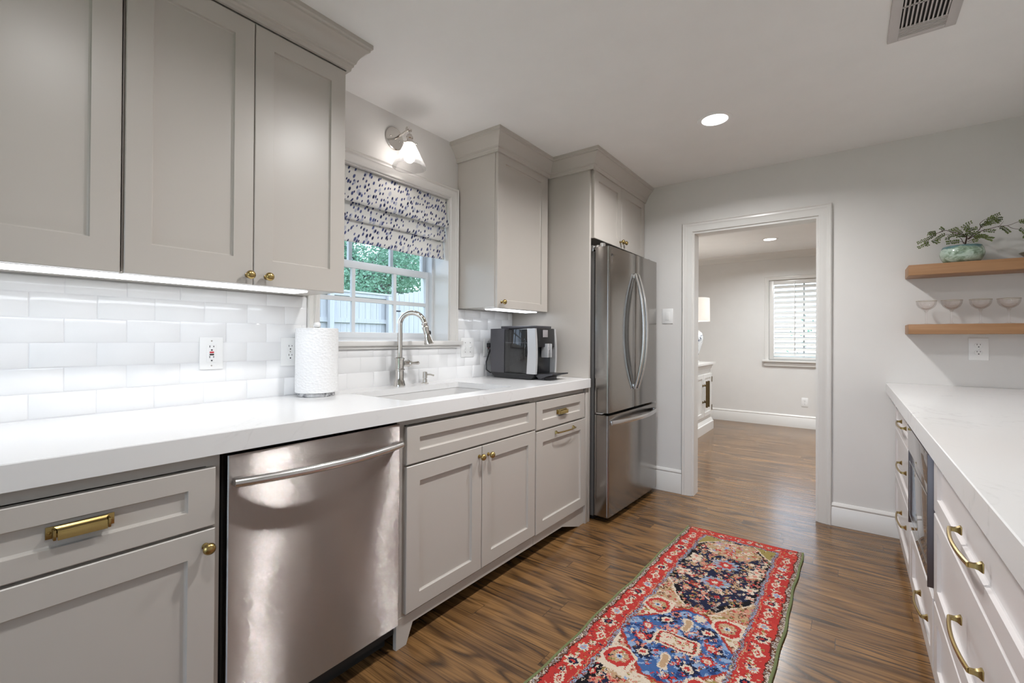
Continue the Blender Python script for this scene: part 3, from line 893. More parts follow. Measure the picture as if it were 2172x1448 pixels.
# ---- base cabinets (left run)
XB = -1.365
fb = left_map(XB)
DB = XB - XW - 0.004
ZT = 0.8615
def toe(root, poly):
    m = MB(fb)
    n = len(poly)
    vs = [(p[0], 0.004, p[1]) for p in poly] + [(p[0], -0.014, p[1]) for p in poly]
    fs = [tuple(range(n)), tuple(range(n, 2 * n))[::-1]] + [(i, (i + 1) % n, n + (i + 1) % n, n + i) for i in range(n)]
    m.add(vs, fs)
    return m.build('toe_valance', M['greige'], root)
t = thing('base_cabinet', 'greige base cabinet left of the dishwasher with cup pulls on its drawers', 'cabinet', (XB, -0.02, 0))
carcass('carcass', fb, t, M['greige'], -0.56, 0.512, 0.11, ZT, DB, rails=(0.673,), stiles=(-0.029,), fw=0.032, topfw=0.03)
for s0, s1, kn in ((-0.552, -0.034, -0.528), (-0.025, 0.496, 0.473)):
    d = door(fb, t, M['greige'], s0, s1, 0.677, 0.829, 0.062, 0.048, 0.048, name='drawer')
    cup_pull(d, fb, (s0 + s1) / 2, 0.757, 0.011, 0.112)
    d = door(fb, t, M['greige'], s0, s1, 0.125, 0.669, 0.062, 0.064, 0.060)
    knob(d, fb, kn, 0.628, 0.02)
toe(t, [(-0.56, 0.0), (-0.50, 0.0), (-0.46, 0.07), (0.41, 0.07), (0.45, 0.0), (0.512, 0.0), (0.512, 0.112), (-0.56, 0.112)])
t = thing('base_cabinet', 'greige sink cabinet with two doors under a false drawer front', 'cabinet', (XB, 1.57, 0))
m = MB(fb)
carcass('carcass', fb, t, M['greige'], 1.110, 2.022, 0.11, ZT, DB, rails=(0.684,), fw=0.034, topfw=0.022, back=False)
d = door(fb, t, M['greige'], 1.142, 2.017, 0.690, 0.834, 0.064, 0.046, 0.046, name='false_front')
d = door(fb, t, M['greige'], 1.142, 1.579, 0.125, 0.682, 0.066, 0.064, 0.060)
knob(d, fb, 1.560, 0.639, 0.02)
d = door(fb, t, M['greige'], 1.583, 2.017, 0.125, 0.682, 0.066, 0.064, 0.060)
knob(d, fb, 1.624, 0.637, 0.02)
toe(t, [(1.110, 0.0), (1.158, 0.0), (1.190, 0.072), (2.022, 0.066), (2.022, 0.112), (1.110, 0.112)])
t = thing('base_cabinet', 'greige base cabinet beside the refrigerator with a drawer above a pull-out door', 'cabinet', (XB, 2.32, 0))
carcass('carcass', fb, t, M['greige'], 2.024, 2.630, 0.11, ZT, DB, rails=(0.674,), fw=0.032, topfw=0.028)
d = door(fb, t, M['greige'], 2.028, 2.578, 0.680, 0.832, 0.060, 0.048, 0.048, name='drawer')
cup_pull(d, fb, 2.303, 0.752, 0.011, 0.110, 0.010)
d = door(fb, t, M['greige'], 2.028, 2.590, 0.120, 0.670, 0.064, 0.062, 0.058)
bow_pull(d, fb, 2.325, 0.640, 0.02, 0.200, 0.026, 0.004)
toe(t, [(2.024, 0.066), (2.33, 0.064), (2.53, 0.0), (2.63, 0.0), (2.63, 0.112), (2.024, 0.112)])
MB(fb).box(2.594, 2.630, 0, 0.018, 0.0, ZT, 0.001).build('end_stile', M['greige'], t)

# ---- worktop (left), sink
SY0, SY1, SX0, SX1 = 1.208, 1.924, -1.822, -1.432
t = thing('worktop', 'white quartz worktop around the sink, on the left cabinets', 'worktop', (-1.65, 1.0, ZCB))
m = MB()
prof = [(-1.345, ZCB), (-1.3325, ZCB), (-1.3313, ZCB + 0.0012), (-1.3313, ZC - 0.002), (-1.3333, ZC), (-1.432, ZC), (-1.432, ZC - 0.03), (-1.345, ZC - 0.03)]
m.prism(prof, -0.62, 2.631, 1)
m.box(XW + 0.0005, SX0, -0.62, 2.631, ZC - 0.03, ZC)
m.box(SX0, SX1, -0.62, SY0, ZC - 0.03, ZC)
m.box(SX0, SX1, SY1, 2.631, ZC - 0.03, ZC)
m.build('slab', M['quartz'], t)
t = thing('kitchen_sink', 'white rectangular undermount sink sunk into the left worktop', 'sink', (-1.627, 1.566, 0.68))
m = MB()
zt = ZC - 0.031
for a in ((SX0 - 0.012, SX0 - 0.002, SY0 - 0.012, SY1 + 0.012), (SX1 + 0.002, SX1 + 0.012, SY0 - 0.012, SY1 + 0.012), (SX0 - 0.002, SX1 + 0.002, SY0 - 0.012, SY0 - 0.002), (SX0 - 0.002, SX1 + 0.002, SY1 + 0.002, SY1 + 0.012)):
    m.box(*a, 0.69, zt)
m.box(SX0 - 0.012, SX1 + 0.012, SY0 - 0.012, SY1 + 0.012, 0.68, 0.69)
m.build('basin', M['sinkmat'], t)
MB().lathe([(0.045, 0.690), (0.045, 0.693), (0.03, 0.692), (1e-5, 0.688)], (-1.627, 1.566, 0.001), 24).build('drain', M['chrome'], t)

# ---- faucet
FXc, FYc = -1.897, 1.557
t = thing('faucet', 'polished nickel gooseneck pull-down faucet standing behind the sink', 'faucet', (FXc, FYc, ZC))
m = MB()
m.lathe([(0.030, 0), (0.030, 0.010), (0.028, 0.014), (0.026, 0.026), (0.0225, 0.034), (0.0225, 0.082), (0.0255, 0.085), (0.0255, 0.090), (0.0225, 0.093), (0.0225, 0.138), (0.0255, 0.141), (0.0255, 0.147), (0.020, 0.150), (0.0155, 0.153)], (FXc, FYc, ZC), 32)
m.build('body', M['chrome'], t)
dirv = Vector((math.cos(math.radians(38)), math.sin(math.radians(38)), 0))
pts = [Vector((FXc, FYc, ZC + 0.15))]
for i in range(6): pts.append(Vector((FXc, FYc, ZC + 0.15 + 0.172 * (i + 1) / 6)))
R_ = 0.064
for i in range(1, 19):
    a = math.radians(171) * i / 18
    pts.append(Vector((FXc, FYc, ZC + 0.322)) + dirv * (R_ - R_ * math.cos(a)) + Vector((0, 0, R_ * math.sin(a))))
m = MB().tube([tuple(p) for p in pts], 0.0135, 20)
m.build('spout', M['chrome'], t)
e0 = pts[-1]
tv = (pts[-1] - pts[-2]).normalized()
prof = [(0.0145, 0.0), (0.0165, 0.003), (0.0165, 0.012), (0.0140, 0.016), (0.0165, 0.022), (0.0185, 0.026), (0.0185, 0.034), (0.0165, 0.038), (0.0175, 0.070), (0.0195, 0.088), (0.0255, 0.112), (0.0255, 0.118), (0.022, 0.120)]
q = MB(); q.lathe(prof, seg=24)
rot = Vector((0, 0, 1)).rotation_difference(tv).to_matrix()
m = MB().add([tuple(e0 - tv * 0.004 + rot @ v) for v in q.v], q.f)
sp = m.build('spray_head', M['chrome'], t)
bc = e0 + tv * 0.058 + dirv.cross(Vector((0, 0, 1))) * 0.0 + (dirv - tv * dirv.dot(tv)).normalized() * 0.0175
MB().sphere(tuple(bc), 0.009, 12, 8, 0.5, 0.7, 1.5).build('spray_button', M['dark'], sp)
m = MB()
hd = [(0.0, 0.015), (0.010, 0.0165), (0.034, 0.0165), (0.036, 0.019), (0.039, 0.019), (0.041, 0.0135), (0.050, 0.011), (0.056, 0.013), (0.060, 0.008), (0.066, 0.0072), (0.090, 0.0085), (0.104, 0.0105), (0.108, 0.0095), (0.109, 1e-5)]
m.lathe([(r, h) for h, r in hd], (FXc + 0.004, FYc + 0.018, ZC + 0.117), 24, 'y')
m.build('handle', M['chrome'], t)
t = thing('soap_dispenser', 'small nickel soap dispenser pump just right of the faucet', 'soap dispenser', (-1.905, 1.742, ZC))
MB().lathe([(0.021, 0), (0.021, 0.003), (0.013, 0.006), (0.0125, 0.022), (0.0095, 0.025), (0.0095, 0.032)], (-1.905, 1.742, ZC), 24).build('base', M['satin'], t)
m = MB().lathe([(0.0125, 0.030), (0.0125, 0.062), (0.010, 0.065), (1e-5, 0.066)], (-1.905, 1.742, ZC), 24)
m.tube([(-1.905, 1.742, ZC + 0.050), (-1.885, 1.765, ZC + 0.049), (-1.872, 1.780, ZC + 0.043)], 0.0048, 10)
m.build('pump_head', M['satin'], t)

# ---- dishwasher
XD = -1.341
fd = left_map(XD)
t = thing('dishwasher', 'brushed stainless steel dishwasher with a curved bar handle under the worktop', 'dishwasher', (XD, 0.815, 0))
MB().box(XW + 0.03, XD - 0.032, 0.520, 1.106, 0.06, 0.856).build('tub', M['void'], t)
m = MB()
NY, NZ = 24, 14
y0, y1, z0, z1 = 0.5235, 1.1055, 0.108, 0.853
vs, fs = [], []
def dwx(u): return XD + 0.003 * (1 - (2 * u - 1) ** 2) - 0.003 * (max(0.0, abs(2 * u - 1) - 0.99) / 0.01) ** 2
for j in range(NZ + 1):
    for i in range(NY + 1):
        u = i / NY
        u = 0.5 - 0.5 * math.cos(PI * u)
        vs.append((dwx(u), y0 + (y1 - y0) * u, z0 + (z1 - z0) * j / NZ))
for j in range(NZ):
    for i in range(NY):
        a = j * (NY + 1) + i
        fs.append((a, a + 1, a + NY + 2, a + NY + 1))
k = len(vs)
vs += [(XD - 0.03, y0, z0), (XD - 0.03, y1, z0), (XD - 0.03, y1, z1), (XD - 0.03, y0, z1)]
bot = list(range(NY + 1)); top_ = list(range(NZ * (NY + 1), (NZ + 1) * (NY + 1)))
lef = [j * (NY + 1) for j in range(NZ + 1)]; rig = [j * (NY + 1) + NY for j in range(NZ + 1)]
fs += [tuple([k, k + 1] + bot[::-1]), tuple([k + 2, k + 3] + top_), tuple([k + 3, k] + lef), tuple([k + 1, k + 2] + rig[::-1]), (k, k + 3, k + 2, k + 1)]
m.add(vs, fs)
dd = m.build('door', M['steel'], t, smooth=30)
m = MB()
hp = [(XD + 0.020 + 0.045 * (1 - u * u), 0.8145 + u * 0.281, 0.781) for u in [(-1 + 2 * i / 24) for i in range(25)]]
m.tube(hp, 0.0125, 20)
for sg in (-1, 1):
    m.box(XD - 0.002, XD + 0.022, 0.8145 + sg * 0.268 - 0.012, 0.8145 + sg * 0.268 + 0.012, 0.770, 0.792, 0.003)
m.build('bar_handle', M['handle_steel'], dd)
MB().box(XD - 0.10, XD - 0.08, 0.522, 1.104, 0.0, 0.10).build('kick_plate', M['void'], t)

# ---- refrigerator (its own frame: +x is the front)
t = thing('refrigerator', 'stainless steel french-door refrigerator with a bottom freezer drawer', 'refrigerator', (-1.588, 3.078, 0), rz=math.radians(-1.84), local=True)
D0, D1, WH = 0.283, 0.380, 0.405
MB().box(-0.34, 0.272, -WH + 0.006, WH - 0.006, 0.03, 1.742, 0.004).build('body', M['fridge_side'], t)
for sg in (-1, 1):
    for xa in (-0.30, 0.13):
        MB().box(xa, xa + 0.06, sg * 0.33 - 0.03, sg * 0.33 + 0.03, 0.0, 0.03).build('foot', M['dark'], t)
MB().box(0.20, 0.262, -WH + 0.02, WH - 0.02, 0.005, 0.029).build('base_grille', M['dark'], t)
MB().box(0.273, 0.282, -WH + 0.016, WH - 0.016, 0.045, 1.735).build('gasket', M['dark'], t)
def fdoor(name, y0, y1, z0, z1):
    m = MB()
    R, n = 0.014, 6
    poly = []
    for (cx, cy, a0) in ((D1 - R, y1 - R, 0), (D1 - R, y0 + R, -90)):
        pass
    pl = [(D0, y0)]
    for i in range(n + 1):
        a = math.radians(-90 + 90 * i / n); pl.append((D1 - R + R * math.cos(a), y0 + R + R * math.sin(a)))
    N = 8
    for i in range(1, N):
        u = i / N
        pl.append((D1 + 0.0012 * (1 - (2 * u - 1) ** 2), y0 + R + (y1 - y0 - 2 * R) * u))
    for i in range(n + 1):
        a = math.radians(90 * i / n); pl.append((D1 - R + R * math.cos(a), y1 - R + R * math.sin(a)))
    pl.append((D0, y1))
    m.prism(pl, z0, z1, 2)
    return m.build(name, M['fridge_steel'], t, smooth=30)
dl = fdoor('door', -WH, -0.0025, 0.703, 1.765)
dr = fdoor('door', 0.0025, WH, 0.703, 1.765)
dz = fdoor('freezer_drawer', -WH, WH, 0.042, 0.686)
def bow_handle(parent, yc, z0, z1):
    m = MB()
    N = 26
    vs, fs = [], []
    for i in range(N + 1):
        u = -1 + 2 * i / N
        z = (z0 + z1) / 2 + u * (z1 - z0) / 2
        o_ = 0.010 + 0.062 * (1 - abs(u) ** 2.2)
        th, hw_ = 0.0075, 0.0125 * (1 - 0.35 * abs(u) ** 6)
        x = D1 + o_
        sec = [(x - th, -hw_), (x - th * 0.2, -hw_ - 0.002), (x + th * 0.8, -hw_), (x + th, -hw_ * 0.4), (x + th, hw_ * 0.4), (x + th * 0.8, hw_), (x - th * 0.2, hw_ + 0.002), (x - th, hw_)]
        vs += [(a, yc + b_, z) for a, b_ in sec]
    for i in range(N):
        for k in range(8):
            k2 = (k + 1) % 8
            fs.append((i * 8 + k, i * 8 + k2, (i + 1) * 8 + k2, (i + 1) * 8 + k))
    fs += [tuple(range(8)), tuple(range(N * 8, N * 8 + 8))]
    m.add(vs, fs)
    m.box(D1 - 0.002, D1 + 0.008, yc - 0.010, yc + 0.010, z0 + 0.005, z0 + 0.035, 0.002)
    m.box(D1 - 0.002, D1 + 0.008, yc - 0.010, yc + 0.010, z1 - 0.035, z1 - 0.005, 0.002)
    return m.build('bow_handle', M['handle_steel'], parent)
bow_handle(dl, -0.027, 0.828, 1.630)
bow_handle(dr, 0.027, 0.828, 1.630)
m = MB()
N = 26; vs, fs = [], []
for i in range(N + 1):
    u = -1 + 2 * i / N
    y = u * 0.375
    x = D1 + 0.008 + 0.050 * (1 - abs(u) ** 2.2)
    sec = [(x - 0.006, -0.013), (x + 0.006, -0.014), (x + 0.0085, -0.006), (x + 0.0085, 0.006), (x + 0.006, 0.014), (x - 0.006, 0.013)]
    vs += [(a, y, 0.640 + b_) for a, b_ in sec]
for i in range(N):
    for k in range(6):
        k2 = (k + 1) % 6
        fs.append((i * 6 + k, i * 6 + k2, (i + 1) * 6 + k2, (i + 1) * 6 + k))
fs += [tuple(range(6)), tuple(range(N * 6, N * 6 + 6))]
m.add(vs, fs)
for sg in (-1, 1): m.box(D1 - 0.002, D1 + 0.008, sg * 0.365 - 0.012, sg * 0.365 + 0.012, 0.630, 0.650, 0.002)
m.build('bow_handle', M['handle_steel'], dz)
for sg in (-1, 1):
    m = MB()
    m.box(0.13, 0.262, sg * 0.36 - 0.035, sg * 0.36 + 0.035, 1.743, 1.785, 0.004)
    m.lathe([(0.020, 1.766), (0.020, 1.790), (0.016, 1.793)], (0.315, sg * 0.372, 0), 20)
    m.box(0.258, 0.318, sg * 0.372 - 0.014, sg * 0.372 + 0.014, 1.768, 1.783, 0.002)
    m.build('hinge_cover', M['handle_steel'], t)
MB().box(0.276, 0.330, -WH + 0.012, -WH + 0.05, 0.690, 0.699, 0.001).build('hinge', M['handle_steel'], t)
tv_, tf_ = text_mesh('LG', 0.017, 0.0003)
m = MB()
m.add([(D1 + 0.0022, -0.355 + 0.010 + v[0], 1.712 + v[1]) for v in tv_], tf_)
m.tube([(D1 + 0.0022, -0.355 - 0.012 + 0.0075 * math.cos(a), 1.7125 + 0.0075 * math.sin(a)) for a in [2 * PI * k / 18 for k in range(18)]], 0.0012, 6, closed=True)
m.build('logo', M['tape'], dl)

# ---- coffee machine (faces +x)
t = thing('coffee_machine', 'black and silver bean-to-cup coffee machine on the worktop beside the side panel', 'coffee machine', (-1.70, 2.42, ZC))
cx0, cx1, cy0, cy1 = -1.882, -1.545, 2.290, 2.532
cd = plain('grey_plastic', (0.060, 0.058, 0.066), 0.35)
M['cof_grey'] = cd
M['cof_silver'] = plain('silver_plastic', (0.52, 0.52, 0.53), 0.32, 0.3)
M['screen'] = plain('display_glass', (0.32, 0.30, 0.31), 0.15)
m = MB()
m.prism([(cx0 + 0.004, ZC + 0.030), (cx0 + 0.030, ZC + 0.004), (cx1 - 0.02, ZC + 0.004), (cx1, ZC + 0.026), (cx1, ZC + 0.036), (cx0 + 0.004, ZC + 0.036)], cy0 + 0.004, cy1 - 0.004, 1)
m.build('base', M['dark'], t)
m = MB()   # rear body with a slightly bulging back
m.prism([(cx0 + 0.006, ZC + 0.0365), (cx0 - 0.002, ZC + 0.18), (cx0, ZC + 0.315), (cx0 + 0.112, ZC + 0.318), (cx0 + 0.112, ZC + 0.0365)], cy0, cy1, 1)
m.box(cx0 + 0.112, cx1 - 0.10, cy0 + 0.06, cy1 - 0.002, ZC + 0.0365, ZC + 0.318)
m.build('housing', M['cof_grey'], t)
MB().box(cx0 + 0.045, cx1 - 0.01, cy0 + 0.05, cy1 - 0.02, ZC + 0.3185, ZC + 0.334, 0.003).build('lid', M['cof_grey'], t)
tk = MB().box(cx0 + 0.114, cx0 + 0.290, cy0 + 0.002, cy0 + 0.058, ZC + 0.038, ZC + 0.312, 0.003).build('water_tank', M['tank'], t)
MB().box(cx0 + 0.118, cx0 + 0.286, cy0 + 0.006, cy0 + 0.054, ZC + 0.225, ZC + 0.229).build('water_line', M['cof_silver'], tk)
MB().box(cx0 + 0.118, cx0 + 0.286, cy0 + 0.050, cy0 + 0.056, ZC + 0.042, ZC + 0.308).build('tank_back', M['cof_grey'], tk)
for ya, yb in ((cy0 - 0.001, cy0 + 0.018), (cy1 - 0.018, cy1 + 0.001)):
    m = MB()
    pl = [(cx1 - 0.050, ZC + 0.036)]
    for i in range(9):
        u = i / 8; pl.append((cx1 + 0.006 + 0.014 * math.sin(PI * (0.2 + 0.7 * u)), ZC + 0.036 + 0.280 * u))
    pl.append((cx1 - 0.047, ZC + 0.316))
    pl.append((cx1 - 0.042, ZC + 0.17))
    m.prism(pl, ya, yb, 1)
    m.build('side_trim', M['cof_silver'], t)
m = MB()
m.box(cx1 - 0.10, cx1 - 0.02, cy0 + 0.018, cy1 - 0.018, ZC + 0.0365, ZC + 0.315, 0.003)
m.box(cx1 - 0.03, cx1 + 0.014, cy0 + 0.020, cy1 - 0.020, ZC + 0.20, ZC + 0.318, 0.006)
m.build('front_panel', M['dark'], t)
MB().box(cx1 + 0.0145, cx1 + 0.017, cy0 + 0.080, cy1 - 0.105, ZC + 0.262, ZC + 0.308, 0.001).build('display', M['screen'], t)
m = MB()
m.box(cx1 - 0.015, cx1 + 0.036, cy0 + 0.108, cy0 + 0.121, ZC + 0.135, ZC + 0.222, 0.004)
m.box(cx1 - 0.015, cx1 + 0.036, cy0 + 0.146, cy0 + 0.159, ZC + 0.135, ZC + 0.222, 0.004)
m.tube([(cx1 + 0.024, cy0 + 0.1335 + 0.010 * math.cos(a), ZC + 0.192 + 0.012 * math.sin(a)) for a in [2 * PI * k / 16 for k in range(16)]], 0.003, 8, closed=True)
m.box(cx1 - 0.01, cx1 + 0.022, cy0 + 0.122, cy0 + 0.145, ZC + 0.16, ZC + 0.222, 0.002)
m.build('coffee_spout', M['cof_silver'], t)
MB().lathe([(0.012, 0), (0.012, 0.036), (0.009, 0.040), (1e-5, 0.040)], (cx1 - 0.03, cy1 - 0.001, ZC + 0.270), 20, 'y').build('rotary_knob', M['cof_silver'], t)
m = MB()
m.prism([(cx1 - 0.02, ZC + 0.028), (cx1 + 0.035, ZC + 0.008), (cx1 + 0.085, ZC + 0.026), (cx1 + 0.120, ZC + 0.034), (cx1 + 0.120, ZC + 0.041), (cx1 - 0.02, ZC + 0.036)], cy0 + 0.028, cy1 - 0.028, 1)
m.box(cx1 + 0.0, cx1 + 0.05, cy0 + 0.05, cy1 - 0.05, ZC + 0.0, ZC + 0.02)
m.build('drip_tray', M['tray'], t)
m = MB().tube([(cx0 - 0.055, 2.352, 1.122), (cx0 - 0.040, 2.345, 1.112), (cx0 - 0.034, 2.315, 1.075), (cx0 - 0.034, 2.288, 1.02), (cx0 - 0.030, 2.284, 0.97), (cx0 - 0.012, 2.300, 0.950), (cx0 + 0.01, 2.33, 0.953)], 0.0042, 10)
m.box(XW + 0.0152, XW + 0.044, 2.332, 2.362, 1.112, 1.142, 0.004)
m.build('power_cord', M['dark'], t)

# ---- paper towels
TC = (-1.866, 1.078)
t = thing('paper_towel_holder', 'grey marble paper towel holder with a round white finial under the roll', 'paper towel holder', (TC[0], TC[1], ZC))
MB().lathe([(0.072, 0), (0.075, 0.002), (0.075, 0.013), (0.072, 0.015), (1e-5, 0.015)], (TC[0], TC[1], ZC), 48).build('base', M['marble'], t)
MB().lathe([(0.007, 0.015), (0.007, 0.300)], (TC[0], TC[1], ZC), 16).build('rod', M['chrome'], t)
MB().lathe([(0.008, 0.296), (0.013, 0.298), (0.0155, 0.308), (0.012, 0.317), (1e-5, 0.320)], (TC[0], TC[1], ZC), 24).build('finial', M['white'], t)
m = MB()
R1, R0 = 0.0868, 0.020
m.lathe([(R0, 0.017), (R1 - 0.002, 0.017), (R1, 0.019), (R1, 0.290), (R1 - 0.003, 0.293), (R0, 0.293), (R0, 0.017)], (TC[0], TC[1], ZC), 64, cap=False)
tag(m.build('paper_towel_roll', M['paper'], None, at=(TC[0], TC[1], ZC)), 'white embossed paper towel roll on the marble holder', 'paper towels')

# ------------------------------------------------------------------ lamps
def led_bar(label, x0, x1, y0, y1):
    z = 1.3575
    t = thing('under_cabinet_light', label, 'light', ((x0 + x1) / 2, (y0 + y1) / 2, z), 'LED bars under the upper cabinets')
    MB().box(x0, x1, y0, y1, z - 0.004, z + 0.0, 0.0008).build('housing', M['white'], t)
    MB().box(x0 + 0.006, x1 - 0.006, y0 + 0.006, y1 - 0.006, z - 0.0095, z - 0.0041, 0.002).build('diffuser', M['led'], t)
led_bar('long LED bar glowing under the left upper cabinets', -1.80, -1.69, -0.32, 0.945)
led_bar('short LED bar glowing under the narrow cabinet above the coffee machine', -1.80, -1.69, 2.12, 2.56)

def can(label, x, y, group='recessed ceiling lights', power=1.0, tint=(0.99, 0.985, 0.985)):
    t = thing('recessed_light', label, 'ceiling light', (x, y, H), group)
    MB().lathe([(0.066, H - 0.0035), (0.072, H - 0.006), (0.088, H - 0.004), (0.090, H - 0.0002), (0.066, H - 0.0002), (0.066, H - 0.0035)], (x, y, 0), 48, cap=False).build('trim_ring', M['white'], t)
    MB().lathe([(1e-5, H - 0.0035), (0.0655, H - 0.0035), (0.0655, H - 0.001), (1e-5, H - 0.001)], (x, y, 0), 40, cap=False).build('lens', M['can_light'], t)
    ld = bpy.data.lights.new('lamp', 'AREA')
    ld.shape = 'DISK'; ld.size = 0.125; ld.energy = CAN_W * power; ld.color = tint; ld.spread = math.radians(156)
    lo = bpy.data.objects.new('lamp', ld); C.objects.link(lo); lo.parent = t; lo.location = (0, 0, -0.0075)
can('round recessed light in the ceiling in front of the doorway', -0.593, 2.633)
can('recessed light just above the top edge of the photo, between the others', -0.625, 1.405)
can('recessed light in the ceiling above the camera', -0.62, 0.34, power=0.35)
NX_ = 'recessed ceiling lights of the next room'
can('small recessed light in the next room beyond the doorway', -0.767, 6.155, NX_, 1.08, (0.93, 0.975, 1.0))
can('added recessed fill light, hidden by the door head in the next room', -0.767, 4.70, NX_, 1.08, (0.93, 0.975, 1.0))  # unseen, added to brighten the next room
can('added unseen recessed fill light at the right of the next room, near the shutters', 0.95, 6.155, NX_, 1.08, (0.93, 0.975, 1.0))  # another unseen lamp added as next-room fill
can('added unseen recessed fill light at the right of the next room, near the partition', 0.95, 4.70, NX_, 1.08, (0.93, 0.975, 1.0))  # also unseen, added for next-room brightness

# sconce over the window
t = thing('wall_sconce', 'polished nickel wall sconce with a lit clear glass cone shade above the window', 'wall light', (XW, 1.567, 2.20))
SY, SZ = 1.567, 2.243
m = MB().lathe([(0.060, 0.0005), (0.060, 0.006), (0.056, 0.009), (0.010, 0.010), (1e-5, 0.010)], (XW, SY, SZ), 48, 'x')
for dy, dz in ((-0.030, 0.006), (0.030, -0.006)):
    m.sphere((XW + 0.011, SY + dy, SZ + dz), 0.005, 10, 6, 0.6)
m.build('backplate', M['chrome'], t)
JX, JZ = -1.850, 2.262
m = MB().tube([(XW + 0.006, SY, SZ), (XW + 0.03, SY, SZ + 0.002), (JX, SY, JZ)], 0.0062, 14)
m.sphere((JX, SY, JZ), 0.0125, 16, 10)
m.lathe([(0.010, -0.014), (0.010, 0.014)], (JX, SY, JZ), 16, 'y')
m.build('arm', M['chrome'], t)
HX, HY = JX + 0.003, SY + 0.004
m = MB().lathe([(0.0045, -0.012), (0.0045, -0.022), (0.012, -0.026), (0.0125, -0.032), (0.017, -0.036), (0.018, -0.046), (0.015, -0.050), (0.016, -0.062), (0.024, -0.066), (0.034, -0.073), (0.036, -0.079), (0.033, -0.080), (0.014, -0.071)], (HX, HY, JZ), 32)
for k in range(3):
    a = 2 * PI * k / 3 + 0.5
    m.sphere((HX + 0.038 * math.cos(a), HY + 0.038 * math.sin(a), JZ - 0.076), 0.0042, 10, 6)
m.build('shade_holder', M['chrome'], t)
m = MB().lathe([(0.029, -0.078), (0.036, -0.092), (0.062, -0.145), (0.086, -0.192), (0.088, -0.200), (0.086, -0.2005), (0.0605, -0.1455), (0.0345, -0.0925), (0.0275, -0.078)], (HX, HY, JZ), 48, cap=False)
m.build('glass_shade', M['shade_glass'], t)
m = MB().lathe([(0.013, -0.080), (0.014, -0.100), (0.024, -0.122), (0.029, -0.140), (0.026, -0.158), (0.014, -0.170), (1e-5, -0.172)], (HX, HY, JZ), 24)
m.build('bulb', M['bulb'], t)

# ------------------------------------------------------------------ roman shade
t = thing('roman_shade', 'cream roman shade with blue spots half raised over the kitchen window', 'window shade', (-1.985, 1.57, WZ1))
sy0, sy1 = WY0 + 0.012, WY1 - 0.012
prof = []
def seg_(pts): prof.extend(pts)
def fold(x_top, z_top, z_bot, bulge, x_back, z_back):
    out = []
    for i in range(9):
        u = i / 8
        out.append((x_top + bulge * (u ** 1.6), z_top + (z_bot + 0.012 - z_top) * u))
    for i in range(1, 7):
        a = PI * i / 6
        out.append((x_top + bulge - 0.010 + 0.010 * math.cos(a), z_bot + 0.012 - 0.012 * math.sin(a)))
    out.append((x_back, z_back))
    return out
seg_(fold(-1.990, WZ1 - 0.010, 1.846, 0.026, -2.000, 1.875))
seg_(fold(-2.003, 1.873, 1.766, 0.016, -2.012, 1.790))
seg_([(-2.014, 1.788), (-2.012, 1.74), (-2.008, 1.70), (-2.006, 1.676), (-2.004, 1.664), (-2.006, 1.655), (-2.010, 1.655)])
NS = 40
me = bpy.data.meshes.new('fabric')
vs, fs, uvs = [], [], []
al = [0.0]
for a, b_ in zip(prof[:-1], prof[1:]): al.append(al[-1] + math.hypot(b_[0] - a[0], b_[1] - a[1]))
for i, (px, pz) in enumerate(prof):
    for k in range(NS + 1):
        u = k / NS
        y = sy0 + (sy1 - sy0) * u
        wob = 0.0016 * math.sin(u * 21 + i * 0.35) + 0.001 * math.sin(u * 47 + i * 0.8)
        sag = 0.003 * math.sin(PI * u * 3 + i * 0.2) * (i / len(prof))
        vs.append((px + wob + 1.985, y - 1.57, pz - sag - WZ1))
        uvs.append((y, al[i]))
for i in range(len(prof) - 1):
    for k in range(NS):
        a = i * (NS + 1) + k
        fs.append((a, a + 1, a + NS + 2, a + NS + 1))
me.from_pydata(vs, [], fs)
ul = me.uv_layers.new(name='UVMap')
for lp in me.loops: ul.data[lp.index].uv = uvs[lp.vertex_index]
me.shade_smooth()
me.materials.append(M['shade_fabric'])
fo = bpy.data.objects.new('fabric', me); C.objects.link(fo); fo.parent = t
sm = fo.modifiers.new('thickness', 'SOLIDIFY'); sm.thickness = 0.002; sm.offset = -1
MB().box(-2.03, -1.993, sy0, sy1, WZ1 - 0.034, WZ1 - 0.009).build('headrail', M['white'], t)
m = MB()
m.tube([(-1.952, 1.118, 1.60), (-1.950, 1.116, 1.36), (-1.950, 1.106, 1.235)], 0.0011, 6)
m.tube([(-1.952, 1.122, 1.60), (-1.950, 1.122, 1.36), (-1.950, 1.114, 1.235)], 0.0011, 6)
m.lathe([(0.004, 1.215), (0.006, 1.222), (0.003, 1.237)], (-1.950, 1.110, 0), 10)
m.build('cord', M['white'], t)

# ------------------------------------------------------------------ outlets and switches
def plate(name, label, cat, fn, s, z, wd, ht, loc, group=None):
    t = thing(name, label, cat, loc, group)
    MB(fn).box(s - wd / 2, s + wd / 2, 0.0, 0.005, z - ht / 2, z + ht / 2, 0.0022).build('cover_plate', M['white'], t)
    return t
def slots(rc, fn, s, z):
    for a in ((s - 0.0078, s - 0.0056, z + 0.002, z + 0.010), (s + 0.0052, s + 0.0074, z + 0.003, z + 0.009), (s - 0.0026, s + 0.0026, z - 0.010, z - 0.005)):
        MB(fn).box(a[0], a[1], 0.0066, 0.0073, a[2], a[3]).build('slot', M['dark'], rc)
def screw(t, fn, s, z):
    q = MB(); q.lathe([(0.003, 0.005), (0.0025, 0.006), (1e-5, 0.0062)], seg=10)
    MB(fn).add([(s + v.x, v.z, z + v.y) for v in q.v], q.f).build('screw', M['satin'], t)
